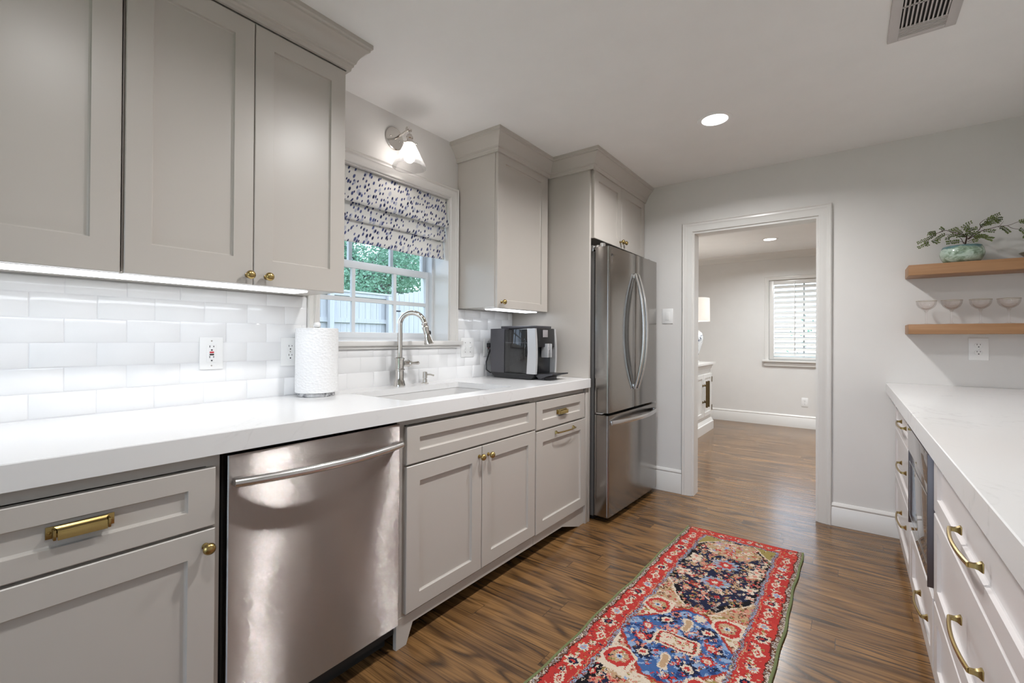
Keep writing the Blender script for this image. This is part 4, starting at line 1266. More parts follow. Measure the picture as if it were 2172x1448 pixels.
def gfci(t, fn, s, z, plug=False):
    rc = MB(fn).box(s - 0.0165, s + 0.0165, 0.005, 0.0068, z - 0.034, z + 0.034, 0.001).build('receptacle', M['white'], t)
    for dz_ in (0.020, -0.020):
        slots(rc, fn, s, z + dz_)
    MB(fn).box(s - 0.007, s + 0.007, 0.0068, 0.0085, z + 0.001, z + 0.0065).build('reset_button', M['red'], rc)
    MB(fn).box(s - 0.007, s + 0.007, 0.0068, 0.0085, z - 0.0075, z - 0.002).build('test_button', M['dark'], rc)
    screw(t, fn, s, z + 0.047); screw(t, fn, s, z - 0.047)
ft = left_map(TX)
t = plate('outlet', 'white GFCI outlet with red and black buttons on the tile left of the paper towels', 'outlet', ft, 0.701, 1.110, 0.080, 0.122, (TX, 0.701, 1.05)); gfci(t, ft, 0.701, 1.110)
t = plate('outlet', 'white outlet plate half hidden behind the paper towel roll', 'outlet', ft, 1.004, 1.110, 0.080, 0.122, (TX, 1.004, 1.05))
def duplex(t, fn, s, z):
    for dz_ in (0.0195, -0.0195):
        q = MB(); pl = []
        for i in range(24):
            a = 2 * PI * i / 24
            pl.append((0.0172 * math.cos(a), max(-0.0135, min(0.0135, 0.0172 * math.sin(a)))))
        m = MB(fn)
        n = len(pl)
        m.add([(s + p[0], 0.005, z + dz_ + p[1]) for p in pl] + [(s + p[0] * 0.96, 0.0068, z + dz_ + p[1] * 0.96) for p in pl],
              [(i, (i + 1) % n, n + (i + 1) % n, n + i) for i in range(n)] + [tuple(range(n, 2 * n))])
        rc = m.build('receptacle', M['white'], t)
        slots(rc, fn, s, z + dz_)
    screw(t, fn, s, z)
duplex(t, ft, 1.004, 1.110)
t = plate('light_switch', 'white double toggle switch plate on the tile right of the window', 'light switch', ft, 2.146, 1.115, 0.122, 0.122, (TX, 2.146, 1.05))
for ds, up in ((-0.023, -1), (0.023, 1)):
    m = MB(ft)
    m.box(2.146 + ds - 0.005, 2.146 + ds + 0.005, 0.005, 0.0065, 1.115 - 0.012, 1.115 + 0.012)
    m.add([(2.146 + ds - 0.0035, 0.006, 1.115 - 0.005), (2.146 + ds + 0.0035, 0.006, 1.115 - 0.005), (2.146 + ds + 0.0035, 0.006, 1.115 + 0.005), (2.146 + ds - 0.0035, 0.006, 1.115 + 0.005),
           (2.146 + ds - 0.003, 0.017, 1.115 + up * 0.007 - 0.003), (2.146 + ds + 0.003, 0.017, 1.115 + up * 0.007 - 0.003), (2.146 + ds + 0.003, 0.017, 1.115 + up * 0.007 + 0.003), (2.146 + ds - 0.003, 0.017, 1.115 + up * 0.007 + 0.003)],
          [(0, 1, 5, 4), (1, 2, 6, 5), (2, 3, 7, 6), (3, 0, 4, 7), (4, 5, 6, 7)])
    m.build('toggle', M['white'], t)
    screw(t, ft, 2.146 + ds, 1.145); screw(t, ft, 2.146 + ds, 1.085)
t = plate('outlet', 'white GFCI outlet behind the coffee machine, holding its plug', 'outlet', ft, 2.347, 1.115, 0.080, 0.122, (TX, 2.347, 1.05)); gfci(t, ft, 2.347, 1.107)
fe = end_map(YE)
t = plate('light_switch', 'white rocker switch on the wall between the refrigerator and the doorway', 'light switch', fe, -1.138, 1.354, 0.082, 0.116, (-1.138, YE, 1.30))
MB(fe).box(-1.138 - 0.0165, -1.138 + 0.0165, 0.005, 0.0075, 1.354 - 0.033, 1.354 + 0.033, 0.001).build('rocker', M['white'], t)
t = plate('outlet', 'white duplex outlet under the oak shelves', 'outlet', fe, 0.569, 1.130, 0.080, 0.124, (0.569, YE, 1.07)); duplex(t, fe, 0.569, 1.130)
ff = end_map(YF)
t = plate('outlet', 'small white outlet low on the far wall of the next room', 'outlet', ff, -0.482, 0.345, 0.075, 0.118, (-0.482, YF, 0.29)); duplex(t, ff, -0.482, 0.345)

# ------------------------------------------------------------------ ceiling vent
t = thing('ceiling_vent', 'white louvered air vent in the ceiling at the top right', 'air vent', (0.217, 2.17, H))
vx0, vx1, vy0, vy1 = 0.118, 0.318, 1.985, 2.360
m = MB()
z0, z1 = H - 0.009, H - 0.0002
ix0, ix1, iy0, iy1 = vx0 + 0.032, vx1 - 0.032, vy0 + 0.03, vy1 - 0.045
m.box(vx0, ix0, vy0, vy1, z0, z1, 0.002); m.box(ix1, vx1, vy0, vy1, z0, z1, 0.002)
m.box(ix0, ix1, vy0, iy0, z0, z1, 0.002); m.box(ix0, ix1, iy1 + 0.018, vy1, z0, z1, 0.002)
m.build('frame', M['vent'], t)
MB().box(ix0, ix1, iy0, iy1 + 0.018, H - 0.0012, H - 0.0003).build('duct_opening', M['void'], t)
m = MB()
for k in range(11):
    x = ix0 + 0.004 + k * (ix1 - ix0 - 0.004) / 10.6
    m.add([(x, iy0, z0), (x + 0.0045, iy0, z0), (x + 0.0075, iy0, z1 - 0.001), (x + 0.003, iy0, z1 - 0.001), (x, iy1 - 0.045, z0), (x + 0.0045, iy1 - 0.045, z0), (x + 0.0075, iy1 - 0.045, z1 - 0.001), (x + 0.003, iy1 - 0.045, z1 - 0.001)],
          [(0, 1, 2, 3), (4, 7, 6, 5), (0, 4, 5, 1), (1, 5, 6, 2), (2, 6, 7, 3), (3, 7, 4, 0)])
m.box(ix0, ix1, iy0 + 0.115, iy0 + 0.121, z0, z0 + 0.004)
for k in range(6):
    y = iy1 - 0.045 + k * 0.0105
    m.box(ix0, ix1, y, y + 0.0065, z0 + 0.0005, z0 + 0.004)
m.build('louvers', M['vent'], t)

# ------------------------------------------------------------------ rug
def rug_colors(nx, ny, W_, L_):
    rng = np.random.default_rng(11)
    c = lambda r, g, b: np.array(srgb(r, g, b)[:3])
    RED, DRED, CRM, TAN, NAVY, BLK, BLU, LBL, GOLD, PNK, BRN, GRY = (c(190, 60, 56), c(152, 40, 40), c(222, 206, 186), c(192, 160, 126), c(36, 40, 66), c(26, 24, 30), c(70, 104, 158), c(146, 170, 204), c(160, 142, 84), c(214, 140, 122), c(104, 70, 48), c(158, 152, 152))
    x = (np.arange(nx) + 0.5) / nx * W_
    y = (np.arange(ny) + 0.5) / ny * L_
    X, Y = np.meshgrid(x, y)                     # Y = distance from the far end
    # slightly wobbly weave coordinates
    X = X + 0.0035 * np.sin(Y * 41) + 0.0015 * np.sin(Y * 97 + X * 60)
    Y = Y + 0.0035 * np.sin(X * 53) + 0.0015 * np.sin(X * 131 + Y * 37)
    A = np.zeros((ny, nx, 3)); A[:] = RED
    def put(mask, col): A[mask] = col
    def ros(cx, cy, r, n=8, amp=0.22, ph=0.0, asp=1.0):
        dx, dy = (X - cx) / asp, Y - cy
        q = np.hypot(dx, dy); a = np.arctan2(dy, dx)
        return q < r * (1 + amp * np.cos(n * a + ph))
    def dia(cx, cy, rx, ry): return np.abs(X - cx) / rx + np.abs(Y - cy) / ry < 1
    def rect(x0, x1, y0, y1): return (X > x0) & (X < x1) & (Y > y0) & (Y < y1)
    def octo(cx, cy, rx, ry, cut=1.45): return (np.abs(X - cx) < rx) & (np.abs(Y - cy) < ry) & (np.abs(X - cx) / rx + np.abs(Y - cy) / ry < cut)
    def motif(cx, cy, r, kind, cols):
        if kind == 0:
            put(ros(cx, cy, r, 8, 0.2), cols[0]); put(ros(cx, cy, r * 0.62, 6, 0.1), cols[1]); put(ros(cx, cy, r * 0.3, 5, 0.2), cols[2])
        elif kind == 1:
            put(dia(cx, cy, r * 0.8, r * 1.3), cols[0]); put(dia(cx, cy, r * 0.42, r * 0.72), cols[1]); put(dia(cx, cy, r * 0.16, r * 0.3), cols[2])
        elif kind == 2:
            put(ros(cx, cy, r, 4, 0.45, rng.uniform(0, 6)), cols[0]); put(ros(cx, cy, r * 0.4, 4, 0.2), cols[1])
        elif kind == 3:
            for k in range(5):
                a = 2 * math.pi * k / 5 + rng.uniform(0, 1)
                put(ros(cx + r * 0.6 * math.cos(a), cy + r * 0.6 * math.sin(a), r * 0.36, 3, 0.2, k), cols[k % 2])
            put(ros(cx, cy, r * 0.3, 5, 0.1), cols[2])
        else:
            a = rng.uniform(0, math.pi)
            u = (X - cx) * math.cos(a) + (Y - cy) * math.sin(a); v = -(X - cx) * math.sin(a) + (Y - cy) * math.cos(a)
            put((u / r) ** 2 + (v / (r * 0.42)) ** 2 < 1, cols[0])
    def scatter(x0, x1, y0, y1, n, rmin, rmax, pal, inside=None, kinds=(0, 1, 2, 3, 4)):
        for _ in range(n):
            cx, cy = rng.uniform(x0, x1), rng.uniform(y0, y1)
            if inside is not None and not inside(cx, cy): continue
            pk = [pal[i] for i in rng.integers(0, len(pal), 3)]
            motif(cx, cy, rng.uniform(rmin, rmax), int(rng.choice(kinds)), pk)
    g0, b1, g1 = 0.016, 0.102, 0.118              # guard, border, inner guard
    e1, e2 = 0.074, 0.086
    # main border tones and motifs
    put((np.sin(Y * 9 + 1) + np.sin(Y * 23) * 0.6) > 0.7, c(198, 66, 58))
    for side in (0, 1):
        cxm = (g0 + b1) / 2 if side == 0 else W_ - (g0 + b1) / 2
        yy = 0.10 + 0.03 * side; k = 0
        while yy < L_ - 0.03:
            r = (0.013, 0.026, 0.012, 0.021, 0.012, 0.028)[k % 6]
            motif(cxm + rng.uniform(-0.008, 0.008), yy, r, (0, 1, 2, 0, 3, 0)[k % 6], [CRM, (NAVY, RED, BRN, LBL, GOLD, NAVY)[k % 6], (PNK, CRM, RED)[k % 3]])
            yy += (0.040, 0.058, 0.044, 0.046, 0.042, 0.060)[k % 6]; k += 1
        a0, a1 = (g0 + 0.006, b1 - 0.006) if side == 0 else (W_ - b1 + 0.006, W_ - g0 - 0.006)
        scatter(a0, a1, 0.08, L_, 420, 0.0025, 0.0055, [CRM, GOLD, BRN, NAVY, PNK, DRED, TAN], kinds=(2, 4, 4, 1))
    kx = 0.05
    while kx < W_ - 0.04:
        motif(kx, 0.038, rng.choice([0.011, 0.017]), int(rng.choice([0, 1, 3])), [CRM, NAVY, PNK]); kx += 0.05
    scatter(0.02, W_ - 0.02, 0.01, 0.068, 160, 0.0025, 0.006, [CRM, GOLD, BRN, NAVY, PNK], kinds=(2, 4, 1))
    # guards
    spk = rng.random((ny, nx))
    gl = (X < g0) | (X > W_ - g0)
    put(gl, BRN); put(gl & (spk > 0.45), GRY); put(gl & (spk > 0.8), CRM)
    put((np.abs(X - g0 - 0.002) < 0.0022) | (np.abs(X - W_ + g0 + 0.002) < 0.0022), c(90, 40, 32))
    put(((np.abs(X - b1 + 0.006) < 0.0013) | (np.abs(X - W_ + b1 - 0.006) < 0.0013)) & (Y > e1), TAN)
    fld = (X > b1) & (X < W_ - b1) & (Y > e1)
    gi = fld & ((X < g1) | (X > W_ - g1) | (Y < e2))
    put(fld, CRM); put(gi, c(92, 72, 70)); put(gi & (spk > 0.4), GRY); put(gi & (spk > 0.75), LBL); put(gi & (spk < 0.12), DRED)
    f0, f1 = g1, W_ - g1
    cx = W_ / 2
    hw = (f1 - f0) / 2
    def period(P):
        """one repeat: gold spandrels, navy cartouche, cream band with red octagons, blue medallion"""
        t = Y - P
        # navy cartouche with pointed ends 0.0 .. 0.80
        box = rect(f0, f1, P, P + 0.80)
        put(box, GOLD)
        scatter(f0, f1, P, P + 0.2, 110, 0.004, 0.009, [c(132, 112, 62), CRM, BRN, c(182, 166, 110)], kinds=(2, 4, 1))
        prof_ = lambda tt: np.clip(np.minimum((tt + 0.02) / 0.16, (0.80 - tt) / 0.20), 0, 1)
        pr = prof_(t)
        wv = hw * (0.30 + 0.70 * pr)
        car = box & (np.abs(X - cx) < wv)
        edge = box & (np.abs(X - cx) < wv + 0.010) & ~car
        low = box & (t > 0.6) & ~car
        put(low, TAN); put(edge, CRM)
        put(car, NAVY)
        put(car & (np.abs(np.abs(X - cx) - wv) < 0.03), BLK)
        top = car & (t < 0.22) & ros(cx, P + 0.12, 0.115, 6, 0.1, 0, 1.15)
        put(top, TAN)
        ins = lambda px, py: abs(px - cx) < hw * (0.30 + 0.70 * min(1, max(0, min((py - P + 0.02) / 0.16, (0.80 - py + P) / 0.20)))) - 0.006
        scatter(f0, f1, P + 0.01, P + 0.79, 1000, 0.004, 0.012, [CRM, PNK, TAN, CRM, RED, GRY, GOLD, BRN], ins, (2, 4, 4, 1, 3))
        scatter(cx - 0.1, cx + 0.1, P + 0.04, P + 0.20, 46, 0.006, 0.016, [RED, PNK, CRM, LBL, GOLD], ins, (0, 2, 3))
        scatter(f0, f1, P + 0.05, P + 0.72, 70, 0.010, 0.020, [CRM, PNK, TAN, NAVY, RED], ins, (2, 3, 1, 0))
        for yy in (0.315, 0.525):
            put(ros(cx + 0.004, P + yy, 0.050, 12, 0.16, 0, 1.15), LBL); put(ros(cx + 0.004, P + yy, 0.042, 9, 0.24, 0, 1.1), GRY)
            put(ros(cx + 0.004, P + yy, 0.031, 7, 0.18, 0, 1.1), RED); put(ros(cx + 0.004, P + yy, 0.013, 6, 0.2), CRM)
        for sg in (-1, 1):
            for yy in (0.30, 0.345, 0.50):
                motif(cx + sg * (hw - 0.040), P + yy, 0.026, 2, [CRM, PNK, CRM])
        # band with octagons and the blue medallion 0.80 .. 1.32
        b0 = P + 0.72
        bnd = rect(f0, f1, b0, P + 1.36) & ~(car)
        put(bnd & (Y > P + 0.80), CRM)
        scatter(f0, f1, P + 0.58, P + 1.35, 1500, 0.004, 0.013, [TAN, PNK, RED, GOLD, BRN, CRM, c(196, 150, 126)], lambda px, py: py > P + 0.79 or abs(px - cx) > hw * (0.30 + 0.70 * min(1, max(0, (0.80 - py + P) / 0.20))) + 0.012, (2, 4, 1, 3))
        mc = P + 1.075
        med = (np.abs(X - cx) < hw) & (np.abs(Y - mc) < 0.235) & ((np.abs(X - cx) / hw + np.abs(Y - mc) / 0.235) < 1.22)
        rim_ = (np.abs(X - cx) < hw) & (np.abs(Y - mc) < 0.247) & ((np.abs(X - cx) / hw + np.abs(Y - mc) / 0.247) < 1.27)
        put(rim_, c(170, 60, 50)); put(med, BLU)
        n_ = np.sin(X * 70 + np.sin(Y * 60) * 2) + np.sin(Y * 85 + np.sin(X * 50) * 2)
        put(med & (n_ > 0.55), LBL); put(med & (n_ < -1.15), c(44, 64, 116))
        inm = lambda px, py: abs(px - cx) / hw + abs(py - mc) / 0.235 < 1.12
        scatter(f0, f1, mc - 0.22, mc + 0.22, 520, 0.004, 0.011, [CRM, RED, LBL, NAVY, PNK, BRN, BLU], inm, (2, 4, 1, 3))
        scatter(f0, f1, mc - 0.22, mc + 0.22, 34, 0.014, 0.024, [RED, CRM, LBL, NAVY, PNK], inm, (0, 2, 3))
        for sg in (-1, 1):
            put(octo(cx, mc + sg * 0.13, 0.016, 0.045, 1.7), CRM); put(octo(cx, mc + sg * 0.13, 0.010, 0.038, 1.7), TAN)
            for s2 in (-1, 1):
                motif(cx + sg * 0.075, mc + s2 * 0.125, 0.032, 0, [NAVY, CRM, RED])
                motif(cx + sg * 0.115, mc + s2 * 0.04, 0.022, 0, [RED, CRM, PNK])
                oc = (cx + sg * (hw - 0.048), mc + s2 * 0.205)
                put(octo(*oc, 0.056, 0.062), CRM); put(octo(*oc, 0.046, 0.052), RED); put(octo(*oc, 0.032, 0.036), TAN)
                scatter(oc[0] - 0.03, oc[0] + 0.03, oc[1] - 0.035, oc[1] + 0.035, 26, 0.003, 0.008, [CRM, PNK, GOLD, RED, NAVY], lambda px, py: abs(px - oc[0]) / 0.034 + abs(py - oc[1]) / 0.038 < 1.3, (2, 4, 1))
                motif(oc[0], oc[1], 0.015, 0, [CRM, LBL, NAVY])
        put(octo(cx, mc, 0.080, 0.048, 1.75), CRM); put(octo(cx, mc, 0.070, 0.040, 1.8), BRN)
        put(octo(cx, mc, 0.070, 0.040, 1.8) & ((np.sin(X * 260) * np.sin(Y * 260)) > -0.1), RED)
        put(octo(cx, mc, 0.058, 0.031, 1.9), CRM)
        scatter(cx - 0.05, cx + 0.05, mc - 0.026, mc + 0.026, 30, 0.003, 0.006, [PNK, RED, TAN, GOLD], None, (2, 4))
    period(1.330 - 0.02); period(0.086)
    jx = rng.integers(-1, 2, (ny, nx)); jy = rng.integers(-1, 2, (ny, nx))
    kp = rng.random((ny, nx)) < 0.6
    jx[kp] = 0; jy[kp] = 0
    A = A[np.clip(np.arange(ny)[:, None] + jy, 0, ny - 1), np.clip(np.arange(nx)[None, :] + jx, 0, nx - 1)]
    A *= (0.93 + 0.14 * rng.random((ny, nx)))[..., None]
    return np.clip(A * 0.84, 0, 1)
RW, RL = 0.60, 2.30
NX, NYR = 172, 640
cols = rug_colors(NX, NYR, RW, RL)
def rug_pt(u, v, z=0.0085):
    """u across (left to right), v from the far end towards the camera"""
    fl, fr_ = Vector((-0.806, 2.945)), Vector((-0.210, 2.950))
    nl, nr = Vector((-0.896, 2.945 - RL)), Vector((-0.225, 2.950 - RL))
    a = fl.lerp(nl, v); b_ = fr_.lerp(nr, v)
    p = a.lerp(b_, u)
    edge = 0.003 * math.sin(v * 23) + 0.002 * math.sin(v * 57)
    return (p.x + edge * (abs(u - 0.5) * 2), p.y + 0.002 * math.sin(u * 14), z)
rg = thing('rug', 'red, navy and blue patterned runner rug with green edges on the wood floor', 'rug', (-0.53, 1.8, 0))
vs = [rug_pt(i / NX, j / NYR) for j in range(NYR + 1) for i in range(NX + 1)]
fs = [(j * (NX + 1) + i, (j + 1) * (NX + 1) + i, (j + 1) * (NX + 1) + i + 1, j * (NX + 1) + i + 1) for j in range(NYR) for i in range(NX)]
me = bpy.data.meshes.new('pile')
me.from_pydata([(a + 0.53, b_ - 1.8, c_) for a, b_, c_ in vs], [], fs)
ca = me.color_attributes.new('weave', 'FLOAT_COLOR', 'CORNER')
fc = cols.reshape(-1, 3)
cc = np.ones((len(fs) * 4, 4), dtype=np.float32)
cc[:, :3] = np.repeat(fc, 4, axis=0)
ca.data.foreach_set('color', cc.ravel())
me.materials.append(M['rug'])
ro = bpy.data.objects.new('pile', me); C.objects.link(ro); ro.parent = rg
m = MB()
k = 60
prm = [rug_pt(0, j / k, 0) for j in range(k + 1)] + [rug_pt(i / 20, 1, 0) for i in range(1, 21)] + [rug_pt(1, 1 - j / k, 0) for j in range(1, k + 1)] + [rug_pt(1 - i / 20, 0, 0) for i in range(1, 20)]
n = len(prm)
m.add([(p[0], p[1], 0.0005) for p in prm] + [(p[0], p[1], 0.0084) for p in prm], [(i, (i + 1) % n, n + (i + 1) % n, n + i) for i in range(n)] + [tuple(range(n))])
m.build('backing', M['binding'], rg)
for u in (0.0, 1.0):
    pts = [rug_pt(u, j / 80, 0.0062) for j in range(81)]
    pts = [(p[0] + (-0.004 if u == 0 else 0.004), p[1], p[2]) for p in pts]
    MB().tube(pts, 0.0055, 8, flat=(0.95, 1.1)).build('edge_binding', M['binding'], rg)

# ------------------------------------------------------------------ right-hand run
XRF = 0.236
fr_map = right_map(XRF)
DR = XR - XRF - 0.006
def plinth(root, s0, s1):
    MB(fr_map).box(s0, s1, -0.018, 0.0, 0.0, 0.1).build('plinth', M['offwhite'], root)
t = thing('base_cabinet', 'off-white three-drawer base cabinet against the end wall', 'cabinet', (XRF, 3.1, 0))
carcass('carcass', fr_map, t, M['offwhite'], 2.672, 3.546, 0.1, ZT, DR, rails=(0.667, 0.393), fw=0.02)
plinth(t, 2.672, 3.546)
for z0, z1, zp in ((0.672, 0.845, 0.756), (0.397, 0.664, 0.544), (0.105, 0.389, 0.286)):
    d = door(fr_map, t, M['offwhite'], 2.690, 3.530, z0, z1, 0.062, 0.045, 0.045, name='drawer')
    bow_pull(d, fr_map, 2.965, zp, 0.02, 0.230, 0.026, 0.0046)
t = thing('base_cabinet', 'off-white cabinet housing the drawer microwave, with one low drawer', 'cabinet', (XRF, 2.33, 0))
m = MB(fr_map)
m.box(1.988, 2.004, -DR, 0, 0.1, 0.372); m.box(2.654, 2.670, -DR, 0, 0.1, 0.372)
m.box(2.004, 2.654, -DR, -0.02, 0.1, 0.116); m.box(2.004, 2.654, -0.02, 0, 0.1, 0.13); m.box(2.004, 2.654, -0.02, 0, 0.338, 0.372)
m.box(2.004, 2.654, -DR, -0.02, 0.352, 0.372)
m.build('carcass', M['offwhite'], t)
plinth(t, 1.988, 2.670)
d = door(fr_map, t, M['offwhite'], 2.004, 2.660, 0.108, 0.338, 0.055, 0.045, 0.045, name='drawer')
bow_pull(d, fr_map, 2.205, 0.222, 0.02, 0.190, 0.024, 0.0046)
t = thing('base_cabinet', 'off-white three-drawer base cabinet nearest the camera on the right', 'cabinet', (XRF, 1.47, 0))
carcass('carcass', fr_map, t, M['offwhite'], 0.955, 1.986, 0.1, ZT, DR, rails=(0.640, 0.352), fw=0.02)
plinth(t, 0.955, 1.986)
for z0, z1, zp in ((0.632, 0.845, 0.718), (0.350, 0.624, 0.503), (0.105, 0.342, 0.262)):
    d = door(fr_map, t, M['offwhite'], 0.972, 1.976, z0, z1, 0.066, 0.045, 0.050, name='drawer')
    bow_pull(d, fr_map, 1.413, zp, 0.02, 0.222, 0.028, 0.0050)
t = thing('base_cabinet', 'off-white base cabinet beside the camera, outside the photo', 'cabinet', (XRF, 0.4, 0))
carcass('carcass', fr_map, t, M['offwhite'], -0.25, 0.953, 0.1, ZT, DR, rails=(), fw=0.02)
plinth(t, -0.25, 0.953)
for s0, s1, ks in ((-0.24, 0.349, 0.31), (0.353, 0.944, 0.392)):
    d = door(fr_map, t, M['offwhite'], s0, s1, 0.105, 0.845, 0.066)
    knob(d, fr_map, ks, 0.78, 0.02)
t = thing('worktop', 'white veined quartz worktop on the right-hand cabinets', 'worktop', (0.52, 1.6, ZCB))
m = MB()
m.prism([(0.1735, ZCB + 0.001), (0.1745, ZCB), (0.205, ZCB), (0.205, ZC - 0.03), (XR - 0.001, ZC - 0.03), (XR - 0.001, ZC), (0.1755, ZC), (0.1735, ZC - 0.002)], -0.27, 3.547, 1)
m.build('slab', M['quartz'], t)
# drawer microwave
t = thing('microwave_drawer', 'black glass and stainless drawer microwave built under the right worktop', 'microwave', (0.40, 2.33, 0.37))
M['black_glass'] = plain('black_glass', (0.24, 0.22, 0.22), 0.05, 0.85)
M['dark_steel'] = plain('dark_steel', (0.17, 0.155, 0.165), 0.42, 1.0)
MB().box(0.258, 0.84, 1.990, 2.668, 0.373, 0.832).build('body', M['void'], t)
m = MB(fr_map)
m.box(2.008, 2.662, 0.006, 0.030, 0.695, 0.800, 0.002)
m.build('control_panel', M['black_glass'], t)
m = MB(fr_map)
m.box(2.008, 2.662, 0.006, 0.026, 0.374, 0.690, 0.002)
dd = m.build('drawer_front', M['black_glass'], t)
m = MB(fr_map)
m.box(2.060, 2.610, 0.027, 0.0285, 0.420, 0.424); m.box(2.060, 2.610, 0.027, 0.0285, 0.652, 0.656)
m.box(2.060, 2.064, 0.027, 0.0285, 0.424, 0.652); m.box(2.606, 2.610, 0.027, 0.0285, 0.424, 0.652)
m.build('window_trim', M['handle_steel'], dd)
m = MB(fr_map)
m.box(2.000, 2.007, -0.02, 0.033, 0.372, 0.803, 0.001); m.box(2.663, 2.669, 0.0, 0.028, 0.372, 0.803, 0.001)
m.box(2.007, 2.663, 0.0, 0.031, 0.8005, 0.804)
m.build('side_trim', M['dark_steel'], t)
MB(fr_map).box(2.004, 2.662, -0.02, 0.020, 0.8045, 0.834).build('vent_gap', M['void'], t)

# ------------------------------------------------------------------ oak shelves and what stands on them
SD = 0.200
for label, z0, z1 in (('upper oak floating shelf, holding the potted fern', 1.5375, 1.5955), ('lower oak floating shelf, holding the coupe glasses', 1.212, 1.2655)):
    m = MB().box(0.2615, XR - 0.001, YE - SD, YE - 0.0005, z0, z1, 0.002)
    tag(m.build('floating_shelf', M['shelf'], None, at=(0.56, YE - SD / 2, z0)), label, 'shelf', 'oak shelves on the end wall')
SHZ, SHZ2 = 1.2655, 1.5955
def coupe(x, y):
    t = thing('coupe_glass', '', 'glass', (x, y, SHZ), 'coupe glasses on the lower shelf')
    prof = [(1e-5, 0.0), (0.030, 0.0), (0.031, 0.0015), (0.024, 0.003), (0.008, 0.0055), (0.0042, 0.012)]
    for k in range(9):
        z = 0.018 + k * 0.0055
        prof.append((0.0040 + (0.0013 if k % 2 else 0.0), z))
    prof += [(0.0045, 0.070), (0.0085, 0.074), (0.0075, 0.077), (0.010, 0.080), (0.022, 0.086), (0.035, 0.097), (0.0425, 0.112), (0.0450, 0.1315), (0.0450, 0.1325),
             (0.0440, 0.1325), (0.0415, 0.1125), (0.034, 0.0985), (0.0215, 0.0878), (0.009, 0.0822), (1e-5, 0.0815)]
    MB().lathe(prof, (x, y, SHZ + 0.0005), 40, cap=False).build('bowl_and_stem', M['coupe'], t, smooth=40)
    MB().tube([(x + 0.0446 * math.cos(a), y + 0.0446 * math.sin(a), SHZ + 0.1330) for a in [2 * PI * i / 40 for i in range(40)]], 0.0008, 6, closed=True).build('gold_rim', M['brass'], t)
    return t
yg = YE - 0.095
c0 = coupe(0.346, yg)
c0['label'] = 'coupe glass with a gold rim nearest the left end of the lower shelf'
for x, lb in ((0.4495, 'second coupe glass from the left end of the lower shelf'), (0.562, 'third coupe glass from the left, above the wall outlet'), (0.6665, 'coupe glass at the right edge of the photo')):
    c1 = copy_tree(c0); c1.location.x = x; c1['label'] = lb

# potted plant
PX, PY_ = 0.489, YE - 0.100
t = thing('potted_plant', 'small-leaved fern in a mottled green ceramic pot on the upper shelf', 'plant', (PX, PY_, SHZ2))
m = MB().lathe([(1e-5, 0.001), (0.060, 0.001), (0.066, 0.004), (0.078, 0.018), (0.088, 0.040), (0.0905, 0.056), (0.087, 0.074), (0.080, 0.090), (0.0785, 0.094), (0.0755, 0.094), (0.0775, 0.088), (0.083, 0.070), (0.083, 0.056)], (PX, PY_, SHZ2), 48, cap=False)
m.build('pot', M['pot'], t)
MB().lathe([(0.081, 0.072), (0.05, 0.078), (1e-5, 0.080)], (PX, PY_, SHZ2), 32, cap=False).build('soil', M['soil'], t)
def P(cx_, cy_, dy=0.0):
    """traced from the plant's own silhouette: millimetre layout around the pot"""
    u = cx_ / 8.62; v = cy_ / 8.62
    return Vector((PX + (u - 121.5) * 0.00187, PY_ + dy, SHZ2 + (151.0 - v) * 0.00187))
br = MB()
lf = MB()
rnd = random.Random(3)
def leaf(p, d, n, ln, wd):
    d = d.normalized(); s = d.cross(n).normalized()
    q = n * ln * 0.12
    lf.add([tuple(p), tuple(p + d * ln * 0.35 + s * wd + q), tuple(p + d * ln * 0.8 + s * wd * 0.7 + q), tuple(p + d * ln), tuple(p + d * ln * 0.8 - s * wd * 0.7 + q), tuple(p + d * ln * 0.35 - s * wd + q)],
           [(0, 1, 2, 3), (0, 3, 4, 5)])
def branch(pts, r0, r1, leaf_from=1.1, dy=0.0, dens=13, ln=0.0105):
    ps = [P(a, b_, dy * (i / max(1, len(pts) - 1))) for i, (a, b_) in enumerate(pts)]
    # smooth the polyline
    fine = []
    for i in range(len(ps) - 1):
        for k in range(6):
            u = k / 6
            p0 = ps[max(0, i - 1)]; p1 = ps[i]; p2 = ps[i + 1]; p3 = ps[min(len(ps) - 1, i + 2)]
            fine.append(0.5 * ((2 * p1) + (p2 - p0) * u + (2 * p0 - 5 * p1 + 4 * p2 - p3) * u * u + (3 * p1 - p0 - 3 * p2 + p3) * u ** 3))
    fine.append(ps[-1])
    n_ = len(fine)
    br.tube([tuple(p) for p in fine], [r0 + (r1 - r0) * i / (n_ - 1) for i in range(n_)], 6)
    L_ = sum((fine[i + 1] - fine[i]).length for i in range(n_ - 1))
    acc = 0.0; step = 1.0 / (dens * 10); nxt = leaf_from * L_
    for i in range(n_ - 1):
        sgl = (fine[i + 1] - fine[i]).length
        while nxt < acc + sgl:
            u = (nxt - acc) / sgl
            p = fine[i].lerp(fine[i + 1], u); d = (fine[i + 1] - fine[i]).normalized()
            sd = d.cross(Vector((0, 1, 0))).normalized()
            for sg in (-1, 1):
                dd_ = d * 0.6 + sd * sg + Vector((0, rnd.uniform(-0.7, 0.7), 0))
                nn = Vector((rnd.uniform(-0.4, 0.4), -1, rnd.uniform(-0.2, 0.8))).normalized()
                leaf(p + sd * sg * 0.001, dd_, nn, ln * rnd.uniform(0.75, 1.15), ln * 0.33)
            nxt += step
        acc += sgl
TW = 0.0010
branch([(1105, 920), (1110, 800), (1135, 640), (1110, 540)], 0.0052, 0.002)
branch([(1135, 640), (1030, 560), (880, 500), (730, 430), (560, 500), (400, 610), (190, 705)], 0.0022, TW * 0.7, 0.62, -0.03)
branch([(730, 430), (640, 360)], TW, 0.0005, 0.2, -0.02)
